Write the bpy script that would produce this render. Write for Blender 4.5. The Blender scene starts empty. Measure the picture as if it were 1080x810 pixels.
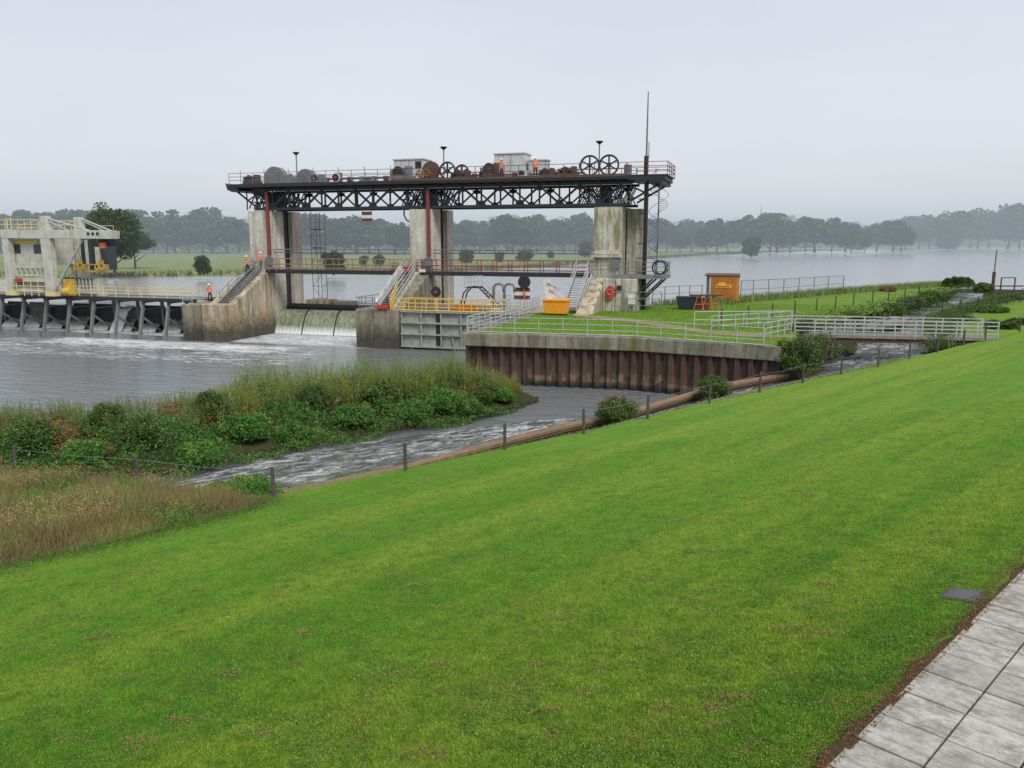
import bpy, bmesh, math, random
import numpy as np
from mathutils import Vector, Matrix
random.seed(7); rng = np.random.default_rng(11)
PI = math.pi
scene = bpy.context.scene
C = scene.collection

# ------------------------------------------------------------------ camera
H = 11.0; F = 850.0; HY = 253.0
PITCH = math.atan((405 - HY) / F); cp, sp = math.cos(PITCH), math.sin(PITCH)
cam = bpy.data.cameras.new('camera'); camo = bpy.data.objects.new('camera', cam); C.objects.link(camo)
camo.location = (0, 0, H); camo.rotation_euler = (PI/2 - PITCH, 0, 0)
cam.sensor_width = 36; cam.lens = F*36/1080; cam.clip_start = .1; cam.clip_end = 9000
scene.camera = camo

def ray(x, y):
    u = (x-540)/F; v = (405-y)/F
    return u, cp+v*sp, -sp+v*cp
def G(x, y, z=0.0):                      # surveyed point of the photo -> place on the level z
    r = ray(x, y); k = (H-z)/-r[2]
    return Vector((r[0]*k, r[1]*k, z))
TH = math.radians(17.5)
eX, eY = math.cos(TH), -math.sin(TH); nX, nY = math.sin(TH), math.cos(TH)
OX, OY = -10.826, 86.705
def W(s, t, z=0.0): return Vector((OX+s*eX+t*nX, OY+s*eY+t*nY, z))   # along weir, upstream, up
def sol(A, B, D_):
    (x1,y1,z1),(x2,y2,z2),(x3,y3,z3) = A,B,D_
    D=(x1-x3)*(y2-y3)-(x2-x3)*(y1-y3)
    a=((z1-z3)*(y2-y3)-(z2-z3)*(y1-y3))/D; b=((x1-x3)*(z2-z3)-(x2-x3)*(z1-z3))/D
    return a,b,z3-a*x3-b*y3
LP = sol(G(289,529,2.6), G(1075,350.6,4.0), G(870,810,6.0))
def L(x, y):                              # point on the sloping lawn plane
    r = ray(x,y); k = (LP[0]*0+LP[2]-H)/(r[2]-LP[0]*r[0]-LP[1]*r[1])
    return Vector((r[0]*k, r[1]*k, r[2]*k+H))

# ------------------------------------------------------------------ materials
MATS = {}
def nt_new(name):
    m = bpy.data.materials.new(name); m.use_nodes = True; nt = m.node_tree
    b = nt.nodes['Principled BSDF']; return m, nt, b
def N(nt, typ, **kw):
    n = nt.nodes.new(typ)
    for k, v in kw.items():
        if k in n.inputs: n.inputs[k].default_value = v
        else: setattr(n, k, v)
    return n
def noise(nt, vec, scale, detail=4, rough=.55, dist=0.0):
    n = nt.nodes.new('ShaderNodeTexNoise'); n.inputs['Scale'].default_value = scale
    n.inputs['Detail'].default_value = detail; n.inputs['Roughness'].default_value = rough
    n.inputs['Distortion'].default_value = dist
    if vec is not None: nt.links.new(vec, n.inputs['Vector'])
    return n.outputs['Fac']
def ramp(nt, fac, a, b, ca=(0,0,0,1), cb=(1,1,1,1)):
    r = nt.nodes.new('ShaderNodeValToRGB'); r.color_ramp.elements[0].position = a; r.color_ramp.elements[1].position = b
    r.color_ramp.elements[0].color = ca; r.color_ramp.elements[1].color = cb
    nt.links.new(fac, r.inputs['Fac']); return r.outputs['Color']
def mix(nt, fac, a, b, mode='MIX'):
    m = nt.nodes.new('ShaderNodeMix'); m.data_type = 'RGBA'; m.blend_type = mode
    for sock, v in ((m.inputs[0], fac), (m.inputs[6], a), (m.inputs[7], b)):
        if isinstance(v, (int, float)): sock.default_value = v
        elif isinstance(v, tuple): sock.default_value = v if len(v) == 4 else (*v, 1)
        else: nt.links.new(v, sock)
    return m.outputs[2]
def math_(nt, op, a, b=None, c=None):
    m = nt.nodes.new('ShaderNodeMath'); m.operation = op
    for i, v in enumerate((a, b, c)):
        if v is None: continue
        if isinstance(v, (int, float)): m.inputs[i].default_value = v
        else: nt.links.new(v, m.inputs[i])
    return m.outputs[0]
def pos(nt, scale=(1,1,1), rotz=0, loc=(0,0,0)):
    g = nt.nodes.new('ShaderNodeNewGeometry'); mp = nt.nodes.new('ShaderNodeMapping')
    mp.inputs['Scale'].default_value = scale; mp.inputs['Location'].default_value = loc; src = g.outputs['Position']
    if rotz:
        vr = nt.nodes.new('ShaderNodeVectorRotate'); vr.rotation_type = 'Z_AXIS'; vr.inputs['Angle'].default_value = rotz
        nt.links.new(src, vr.inputs['Vector']); src = vr.outputs[0]
    nt.links.new(src, mp.inputs['Vector']); return mp.outputs['Vector']
def bump(nt, b, h, strength=.3, dist=.05):
    n = nt.nodes.new('ShaderNodeBump'); n.inputs['Strength'].default_value = strength; n.inputs['Distance'].default_value = dist
    nt.links.new(h, n.inputs['Height']); nt.links.new(n.outputs['Normal'], b.inputs['Normal'])

def paint(name, col, grime=(.05,.045,.04), amt=.45, rough=.6, metal=0, sc=1.2, rust=None):
    m, nt, b = nt_new(name)
    v = pos(nt); f = noise(nt, v, sc, 5, .65)
    c = mix(nt, math_(nt,'MULTIPLY', ramp(nt, f, .42, .72), amt), col, grime)
    st = noise(nt, pos(nt, (6,6,.5)), 1.0, 3)
    c = mix(nt, math_(nt,'MULTIPLY', ramp(nt, st, .5, .75), amt*.7), c, grime)
    if rust:
        c = mix(nt, ramp(nt, noise(nt, v, sc*3, 4), .6, .7), c, rust)
    fine = noise(nt, v, 14, 3)
    c = mix(nt, .35, c, mix(nt, 1.0, c, ramp(nt, fine, .2, .8, (.55,.55,.55,1), (1.3,1.3,1.3,1)), 'MULTIPLY'))
    nt.links.new(c, b.inputs['Base Color']); b.inputs['Roughness'].default_value = rough; b.inputs['Metallic'].default_value = metal
    MATS[name] = m; return m

def concrete(name, base=(.50,.47,.40), dark=(.15,.14,.11), moss=(.13,.13,.06), mossamt=.5, zl=.6, zh=2.6, tan=(.36,.27,.15), tanamt=.35, sa=.85):
    m, nt, b = nt_new(name)
    v = pos(nt); big = noise(nt, v, .45, 6, .65); med = noise(nt, v, 2.2, 6, .7)
    c = mix(nt, ramp(nt, big, .35, .68), base, tuple(x*.72 for x in base))
    st = noise(nt, pos(nt, (1.7,1.7,.16)), 1.0, 6, .7)
    c = mix(nt, math_(nt,'MULTIPLY', ramp(nt, st, .46, .62), sa), c, dark)
    st2 = noise(nt, pos(nt, (.9,.9,.2), loc=(11,3,2)), 1.0, 5, .7)
    c = mix(nt, math_(nt,'MULTIPLY', ramp(nt, st2, .5, .64), mossamt), c, moss)
    st3 = noise(nt, pos(nt, (.5,.5,.25), loc=(31,13,2)), 1.0, 5, .7)
    g = nt.nodes.new('ShaderNodeNewGeometry'); sx = nt.nodes.new('ShaderNodeSeparateXYZ'); nt.links.new(g.outputs['Position'], sx.inputs[0])
    mr = N(nt,'ShaderNodeMapRange'); mr.inputs['From Min'].default_value = 8; mr.inputs['From Max'].default_value = 3; nt.links.new(sx.outputs['Z'], mr.inputs['Value'])
    c = mix(nt, math_(nt,'MULTIPLY', math_(nt,'MULTIPLY', ramp(nt, st3, .4, .6), tanamt), mr.outputs[0]), c, tan)
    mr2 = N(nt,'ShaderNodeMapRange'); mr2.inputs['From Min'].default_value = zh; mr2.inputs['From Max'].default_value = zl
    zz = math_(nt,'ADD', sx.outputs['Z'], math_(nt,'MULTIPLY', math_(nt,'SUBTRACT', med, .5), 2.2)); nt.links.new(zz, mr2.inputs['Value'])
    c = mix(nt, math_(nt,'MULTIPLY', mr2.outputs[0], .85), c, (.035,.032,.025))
    c = mix(nt, .6, c, mix(nt, 1.0, c, ramp(nt, med, .3, .7, (.6,.6,.6,1), (1.25,1.25,1.25,1)), 'MULTIPLY'))
    pit = noise(nt, v, 9, 5, .75)
    c = mix(nt, ramp(nt, pit, .62, .72), c, (.06,.055,.045))
    nt.links.new(c, b.inputs['Base Color']); b.inputs['Roughness'].default_value = .92
    bump(nt, b, mix(nt,.5,med,pit), .6, .08); MATS[name] = m; return m

def foliage(name, c1, c2, c3=None, sc=.5, trans=.25, bright=1.0):
    m, nt, b = nt_new(name)
    v = pos(nt); f = noise(nt, v, sc, 4, .6)
    g = nt.nodes.new('ShaderNodeNewGeometry'); rnd = g.outputs['Random Per Island']
    oi = nt.nodes.new('ShaderNodeObjectInfo')
    c = mix(nt, ramp(nt, f, .35, .65), c1, c2)
    if c3: c = mix(nt, ramp(nt, noise(nt, v, sc*2.3, 3), .54, .66), c, c3)
    c = mix(nt, 1.0, c, ramp(nt, rnd, 0, 1, (.5,.5,.5,1), (1.45*bright,1.45*bright,1.4*bright,1)), 'MULTIPLY')
    c = mix(nt, 1.0, c, ramp(nt, oi.outputs['Random'], 0, 1, (.8,.82,.85,1), (1.15,1.12,1.0,1)), 'MULTIPLY')
    nt.links.new(c, b.inputs['Base Color']); b.inputs['Roughness'].default_value = .65
    b.inputs['Specular IOR Level'].default_value = .25
    if trans:
        out = nt.nodes['Material Output']; tr = nt.nodes.new('ShaderNodeBsdfTranslucent'); nt.links.new(c, tr.inputs['Color'])
        ms = nt.nodes.new('ShaderNodeMixShader'); ms.inputs[0].default_value = trans
        nt.links.new(b.outputs[0], ms.inputs[1]); nt.links.new(tr.outputs[0], ms.inputs[2]); nt.links.new(ms.outputs[0], out.inputs['Surface'])
    MATS[name] = m; return m

paint('steel_dark', (.015,.019,.026), (.05,.03,.02), .4, .55)
paint('steel_grey', (.18,.19,.19), (.07,.06,.05), .5, .6)
paint('galv', (.42,.44,.45), (.18,.18,.17), .5, .55)
paint('galv_dark', (.16,.17,.18), (.08,.08,.08), .5, .55)
paint('rail_pale', (.42,.44,.42), (.22,.21,.18), .55, .6)
paint('red_paint', (.22,.045,.035), (.08,.03,.025), .6, .6)
paint('rail_rust', (.30,.15,.08), (.10,.07,.05), .6, .65)
paint('rust_red', (.13,.045,.035), (.05,.025,.02), .6, .7)
paint('orange_paint', (.62,.16,.05), (.2,.08,.04), .4, .6)
paint('yellow_paint', (.72,.46,.07), (.35,.24,.08), .5, .55)
paint('bin_orange', (.85,.34,.02), (.45,.2,.03), .3, .5)
paint('cont_orange', (.55,.21,.04), (.28,.11,.03), .6, .55)
paint('white_paint', (.68,.69,.68), (.3,.29,.26), .4, .55)
paint('hut_grey', (.52,.54,.54), (.25,.24,.22), .4, .6)
paint('crane_grey', (.52,.52,.44), (.16,.16,.13), .45, .6)
paint('gate_grey', (.33,.35,.31), (.10,.10,.07), .55, .65, rust=(.12,.07,.04))
paint('machine_rust', (.10,.055,.045), (.04,.028,.025), .65, .7)
paint('black', (.015,.015,.017), (.04,.035,.03), .4, .6)
paint('signal_red', (.42,.035,.03), (.2,.03,.03), .2, .5)
paint('brown_rust', (.10,.055,.035), (.04,.025,.02), .6, .8)
paint('window_dark', (.03,.04,.05), (.05,.05,.05), .2, .15)
paint('wood_post', (.055,.05,.042), (.12,.12,.10), .6, .9, sc=6)
paint('wood_beam', (.22,.14,.08), (.08,.06,.04), .7, .9, sc=1.5)
paint('deck_wood', (.24,.22,.19), (.10,.09,.07), .6, .9)
paint('hivis', (.85,.17,.05), (.5,.1,.03), .2, .7, sc=6)
paint('trousers', (.02,.024,.035), (.04,.04,.04), .3, .8)
paint('skin', (.45,.25,.17), (.35,.18,.12), .2, .6)
paint('helmet', (.8,.8,.78), (.6,.6,.55), .1, .35)
paint('bark', (.07,.06,.045), (.03,.028,.02), .6, .95, sc=4)
paint('dead_wood', (.15,.12,.09), (.05,.045,.04), .6, .95, sc=4)
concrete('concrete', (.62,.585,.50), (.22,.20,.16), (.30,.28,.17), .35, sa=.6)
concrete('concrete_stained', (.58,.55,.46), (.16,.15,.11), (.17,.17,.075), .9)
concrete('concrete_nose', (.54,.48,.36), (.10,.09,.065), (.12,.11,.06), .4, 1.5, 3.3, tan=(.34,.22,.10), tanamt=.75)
concrete('concrete_old', (.30,.28,.22), (.07,.065,.05), (.10,.10,.05), .7, 1.5, 3.3, tan=(.25,.17,.09), tanamt=.4)
concrete('concrete_mossy', (.25,.245,.20), (.06,.058,.045), (.11,.125,.04), .95, -5, -4)
concrete('concrete_clean', (.46,.44,.38), (.2,.19,.16), (.2,.19,.12), .35, -5, -4)

paint('yellow_pale', (.68,.56,.26), (.3,.26,.15), .4, .6)
paint('blue_dark', (.018,.026,.042), (.03,.03,.03), .5, .6)
paint('cover_grey', (.10,.10,.10), (.05,.05,.045), .6, .9, sc=8)
paint('straw_brown', (.26,.17,.075), (.12,.08,.04), .5, .9, sc=9)
paint('edge_brown', (.19,.10,.045), (.08,.06,.03), .6, .9, sc=9)
paint('foam', (.72,.74,.73), (.5,.52,.5), .4, .5)

# sheet piling: rusty purple brown, pale lime band by the water
m, nt, b = nt_new('sheet_pile'); v = pos(nt)
st = noise(nt, pos(nt,(2.5,2.5,.3)), 1, 5, .65)
c = mix(nt, ramp(nt, st, .35, .65), (.105,.055,.038), (.04,.028,.024))
g = nt.nodes.new('ShaderNodeNewGeometry'); sx = nt.nodes.new('ShaderNodeSeparateXYZ'); nt.links.new(g.outputs['Position'], sx.inputs[0])
zz = math_(nt,'ADD', sx.outputs['Z'], math_(nt,'MULTIPLY', math_(nt,'SUBTRACT', noise(nt, pos(nt,(1.2,1.2,.6)), 1, 5, .7), .5), 1.8))
mr = N(nt,'ShaderNodeMapRange'); mr.inputs['From Min'].default_value = 1.9; mr.inputs['From Max'].default_value = 1.3; nt.links.new(zz, mr.inputs['Value'])
mr3 = N(nt,'ShaderNodeMapRange'); mr3.inputs['From Min'].default_value = .75; mr3.inputs['From Max'].default_value = 1.15; nt.links.new(sx.outputs['Z'], mr3.inputs['Value'])
c = mix(nt, math_(nt,'MULTIPLY', math_(nt,'MULTIPLY', mr.outputs[0], mr3.outputs[0]), math_(nt,'MULTIPLY', ramp(nt, noise(nt, v, 1.6, 5), .42, .62), .7)), c, (.27,.20,.13))
c = mix(nt, math_(nt,'SUBTRACT', 1.0, mr3.outputs[0]), c, (.02,.018,.015))
nt.links.new(c, b.inputs['Base Color']); b.inputs['Roughness'].default_value = .85
bump(nt, b, noise(nt, v, 8, 5, .7), .4, .04); MATS['sheet_pile'] = m

def grass_color(nt, lawn=True):
    v = pos(nt)
    # direction of mowing follows the path
    big = noise(nt, pos(nt, (.03,.5,.3), rotz=-.772), 1.0, 5, .65)
    med = noise(nt, v, .5, 6, .7); sm = noise(nt, v, 4.5, 4, .7); clov = noise(nt, pos(nt, loc=(50,20,0)), 2.6, 7, .78)
    c = mix(nt, ramp(nt, med, .3, .7), (.090,.205,.018), (.138,.262,.028))
    c = mix(nt, math_(nt,'MULTIPLY', ramp(nt, big, .44, .60), .65), c, (.225,.30,.038))
    c = mix(nt, math_(nt,'MULTIPLY', ramp(nt, clov, .48, .62), .6), c, (.05,.145,.016))
    c = mix(nt, math_(nt,'MULTIPLY', ramp(nt, sm, .5, .72), .3), c, (.24,.26,.05))
    c = mix(nt, math_(nt,'MULTIPLY', ramp(nt, noise(nt, v, 9, 5, .85), .54, .66), .65), c, (.035,.08,.014))
    c = mix(nt, math_(nt,'MULTIPLY', ramp(nt, noise(nt, pos(nt, loc=(3,7,1)), 13, 4, .85), .58, .68), .5), c, (.22,.36,.05))
    dead = math_(nt,'MULTIPLY', ramp(nt, noise(nt, pos(nt, loc=(9,90,0)), .7, 7, .82), .53, .60), ramp(nt, noise(nt, pos(nt, loc=(19,70,0)), 7, 4, .7), .46, .56))
    c = mix(nt, math_(nt,'MULTIPLY', dead, .45), c, (.19,.15,.05))
    return c, v
m, nt, b = nt_new('lawn'); c, v = grass_color(nt)
fine = noise(nt, v, 22, 5, .8)
c = mix(nt, .8, c, mix(nt, 1.0, c, ramp(nt, fine, .3, .7, (.45,.5,.5,1), (1.35,1.35,1.3,1)), 'MULTIPLY'))
nt.links.new(c, b.inputs['Base Color']); b.inputs['Roughness'].default_value = .9; b.inputs['Specular IOR Level'].default_value = .1
bump(nt, b, mix(nt,.5,fine,noise(nt, v, 3, 4)), .8, .06); MATS['lawn'] = m
m, nt, b = nt_new('lawn_blade'); c, v = grass_color(nt)
g = nt.nodes.new('ShaderNodeNewGeometry')
c = mix(nt, 1.0, c, ramp(nt, g.outputs['Random Per Island'], 0, 1, (.55,.6,.6,1), (2.15,2.05,1.9,1)), 'MULTIPLY')
nt.links.new(c, b.inputs['Base Color']); b.inputs['Roughness'].default_value = .6; b.inputs['Specular IOR Level'].default_value = .2
out = nt.nodes['Material Output']; tr = nt.nodes.new('ShaderNodeBsdfTranslucent'); nt.links.new(c, tr.inputs['Color'])
ms = nt.nodes.new('ShaderNodeMixShader'); ms.inputs[0].default_value = .3
nt.links.new(b.outputs[0], ms.inputs[1]); nt.links.new(tr.outputs[0], ms.inputs[2]); nt.links.new(ms.outputs[0], out.inputs['Surface'])
MATS['lawn_blade'] = m

def ground(name, c1, c2, c3, sc=.5, bs=.5, fine=12):
    m, nt, b = nt_new(name); v = pos(nt)
    c = mix(nt, ramp(nt, noise(nt, v, sc, 5, .65), .38, .62), c1, c2)
    c = mix(nt, ramp(nt, noise(nt, v, sc*4, 5, .7), .55, .68), c, c3)
    f = noise(nt, v, fine, 5, .75)
    c = mix(nt, .7, c, mix(nt, 1.0, c, ramp(nt, f, .3, .7, (.5,.5,.5,1), (1.4,1.4,1.4,1)), 'MULTIPLY'))
    nt.links.new(c, b.inputs['Base Color']); b.inputs['Roughness'].default_value = .95; b.inputs['Specular IOR Level'].default_value = .1
    bump(nt, b, f, bs, .08); MATS[name] = m
ground('meadow', (.14,.18,.065), (.19,.215,.085), (.15,.14,.075), .012, .2, .3)
ground('terrace_grass', (.105,.19,.022), (.14,.22,.03), (.10,.15,.025), .35, .5, 9)
ground('soil', (.07,.055,.035), (.05,.045,.03), (.10,.07,.035), .7, .8, 10)
ground('soil_edge', (.15,.085,.04), (.10,.07,.035), (.07,.10,.02), 1.5, 1.0, 25)
ground('gravel', (.19,.19,.19), (.28,.28,.28), (.08,.08,.08), 1.3, 1.0, 14)
ground('trodden', (.27,.22,.14), (.20,.19,.09), (.14,.2,.03), .8, .5, 9)
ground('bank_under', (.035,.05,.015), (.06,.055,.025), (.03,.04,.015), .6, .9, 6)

# slabs
m, nt, b = nt_new('slab'); v = pos(nt)
g = nt.nodes.new('ShaderNodeNewGeometry')
c = mix(nt, g.outputs['Random Per Island'], (.34,.325,.285), (.46,.44,.39))
str_ = noise(nt, pos(nt, (7,2.6,1), rotz=-.77), 1.0, 6, .72)
c = mix(nt, math_(nt,'MULTIPLY', ramp(nt, str_, .45, .63), .72), c, (.17,.155,.125))
c = mix(nt, math_(nt,'MULTIPLY', ramp(nt, noise(nt, v, 2.1, 7, .78), .47, .66), .75), c, (.13,.12,.09))
f = noise(nt, v, 30, 5, .8); c = mix(nt, .6, c, mix(nt, 1.0, c, ramp(nt, f, .3, .7, (.6,.6,.6,1), (1.25,1.25,1.25,1)), 'MULTIPLY'))
nt.links.new(c, b.inputs['Base Color']); b.inputs['Roughness'].default_value = .93; bump(nt, b, f, .5, .01); MATS['slab'] = m

def water(name, base, rough, foam=None, bscale=1.0, bstr=.5, stretch=(.6,1.6,1), foamcol=(.66,.68,.68)):
    m, nt, b = nt_new(name)
    v = pos(nt, stretch, rotz=TH)
    w1 = noise(nt, v, .8*bscale, 5, .62, .6); w2 = noise(nt, v, 3.2*bscale, 3, .6)
    h = math_(nt,'ADD', w1, math_(nt,'MULTIPLY', w2, .3))
    c = base; r = rough
    gm = nt.nodes.new('ShaderNodeNewGeometry'); rot = nt.nodes.new('ShaderNodeVectorRotate'); rot.rotation_type = 'Z_AXIS'
    sb = nt.nodes.new('ShaderNodeVectorMath'); sb.operation = 'SUBTRACT'; sb.inputs[1].default_value = (OX,OY,0)
    nt.links.new(gm.outputs['Position'], sb.inputs[0]); nt.links.new(sb.outputs[0], rot.inputs['Vector']); rot.inputs['Angle'].default_value = TH
    sx = nt.nodes.new('ShaderNodeSeparateXYZ'); nt.links.new(rot.outputs[0], sx.inputs[0])
    if foam:
        tot = None
        for (s0,s1,t0,t1,fs,ft,amp) in foam:
            def edge(o, a, d, sgn):
                mr = nt.nodes.new('ShaderNodeMapRange'); mr.interpolation_type = 'SMOOTHSTEP'
                mr.inputs['From Min'].default_value = a - sgn*d*.5; mr.inputs['From Max'].default_value = a + sgn*d*.5
                nt.links.new(o, mr.inputs['Value']); return mr.outputs[0]
            f = math_(nt,'MULTIPLY', math_(nt,'MULTIPLY', edge(sx.outputs['X'], s0, fs, 1), edge(sx.outputs['X'], s1, fs, -1)),
                      math_(nt,'MULTIPLY', edge(sx.outputs['Y'], t0, ft, 1), edge(sx.outputs['Y'], t1, ft, -1)))
            f = math_(nt,'MULTIPLY', f, amp)
            tot = f if tot is None else math_(nt,'MAXIMUM', tot, f)
        fn = noise(nt, pos(nt, (.35,1.5,1), rotz=TH), 1.1, 7, .72, 1.2); fn2 = noise(nt, pos(nt, (.9,2.2,1), rotz=TH), 2.3, 6, .75, .5)
        fn = math_(nt,'ADD', math_(nt,'MULTIPLY', fn, .6), math_(nt,'MULTIPLY', fn2, .4))
        mask = math_(nt,'ADD', tot, math_(nt,'SUBTRACT', fn, 1.0))      # white where foam amount beats the noise
        mask = ramp(nt, mask, .0, .14)
        c = mix(nt, mask, base, foamcol)
        nt.links.new(c, b.inputs['Base Color'])
        rr = math_(nt,'ADD', math_(nt,'MULTIPLY', mask, .6), rough); nt.links.new(rr, b.inputs['Roughness'])
        h = math_(nt,'ADD', h, math_(nt,'MULTIPLY', mask, .5))
    else:
        b.inputs['Base Color'].default_value = (*base, 1); b.inputs['Roughness'].default_value = rough
    b.inputs['IOR'].default_value = 1.33
    bump(nt, b, h, bstr, .25); MATS[name] = m
water('river_low', (.155,.165,.168), .09, [(-80,-22,-7.5,1,3,3,.60),(-17.5,1,-11.5,1.5,3,8,.60),(-40,-3,-17,-9,12,5,.60),(-75,3,-26,-9,14,10,.52)], .8, .6)
water('river_up', (.33,.335,.35), .14, None, .5, .7, (.5,1.4,1))
# stream water uses its own foam noise
m, nt, b = nt_new('stream_water'); v = pos(nt, (.6,1.7,1), rotz=-.64)
fn = math_(nt,'ADD', math_(nt,'MULTIPLY', noise(nt, v, .8, 7, .75, 1.5), .6), math_(nt,'MULTIPLY', noise(nt, v, 3.5, 6, .75, .8), .4))
patch = ramp(nt, noise(nt, pos(nt, (.5,1,1), rotz=-.64, loc=(5,2,0)), .35, 3, .6), .36, .56)
fm = math_(nt,'MULTIPLY', ramp(nt, fn, .47, .58), math_(nt,'ADD', math_(nt,'MULTIPLY', patch, .8), .12))
c = mix(nt, fm, (.085,.085,.075), (.66,.69,.70)); nt.links.new(c, b.inputs['Base Color'])
nt.links.new(math_(nt,'ADD', math_(nt,'MULTIPLY', ramp(nt, fn, .52, .66), .5), .12), b.inputs['Roughness']); b.inputs['IOR'].default_value = 1.33
bump(nt, b, math_(nt,'ADD', fn, math_(nt,'MULTIPLY', noise(nt, v, 6, 4), .3)), .9, .35); MATS['stream_water'] = m
# falling sheet of water
m, nt, b = nt_new('nappe'); v = pos(nt, (3.2,3.2,.22))
s_ = noise(nt, v, 1.0, 6, .7); c = mix(nt, ramp(nt, s_, .38, .68), (.12,.135,.075), (.32,.34,.25))
gz = nt.nodes.new('ShaderNodeNewGeometry'); sx = nt.nodes.new('ShaderNodeSeparateXYZ'); nt.links.new(gz.outputs['Position'], sx.inputs[0])
mr = N(nt,'ShaderNodeMapRange'); mr.inputs['From Min'].default_value = 1.5; mr.inputs['From Max'].default_value = .7; nt.links.new(sx.outputs['Z'], mr.inputs['Value'])
c = mix(nt, mr.outputs[0], c, (.72,.74,.72)); nt.links.new(c, b.inputs['Base Color']); b.inputs['Roughness'].default_value = .3
bump(nt, b, s_, .5, .1); MATS['nappe'] = m

foliage('leaf_far', (.042,.080,.034), (.062,.105,.038), None, .06)
foliage('leaf_wood', (.030,.052,.022), (.042,.066,.026), None, .02, 0)
foliage('leaf_big', (.035,.075,.016), (.055,.10,.02), (.08,.10,.02), .3)
foliage('leaf_bramble', (.06,.16,.03), (.10,.22,.04), (.18,.25,.06), .6, bright=1.15)
foliage('leaf_herb', (.15,.23,.07), (.20,.28,.085), (.28,.28,.11), .45)
foliage('leaf_rusty', (.22,.17,.06), (.27,.13,.06), (.18,.22,.05), .4)
foliage('leaf_yellow', (.26,.28,.06), (.20,.25,.05), (.26,.2,.07), .5)
foliage('leaf_drygrass', (.30,.29,.10), (.22,.155,.085), (.19,.27,.055), .22, .25, 1.15)
foliage('leaf_seed', (.28,.17,.11), (.36,.26,.15), None, .6, .1)
foliage('leaf_shrub', (.065,.125,.03), (.10,.165,.04), (.17,.21,.06), 1.2)
foliage('leaf_grey', (.14,.16,.08), (.09,.12,.05), (.2,.19,.12), 1.5)
foliage('flower_pale', (.28,.21,.16), (.2,.16,.11), None, 2, .2)
foliage('leaf_olive', (.10,.11,.045), (.14,.12,.055), None, .05)
ground('hill_wood', (.030,.050,.022), (.040,.060,.026), (.02,.035,.015), .05, .5, .4)
foliage('leaf_clover', (.085,.21,.022), (.12,.27,.04), None, 1.5, .2, bright=1.5)
foliage('leaf_wet', (.07,.13,.03), (.10,.16,.04), (.07,.08,.03), .5)

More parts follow.
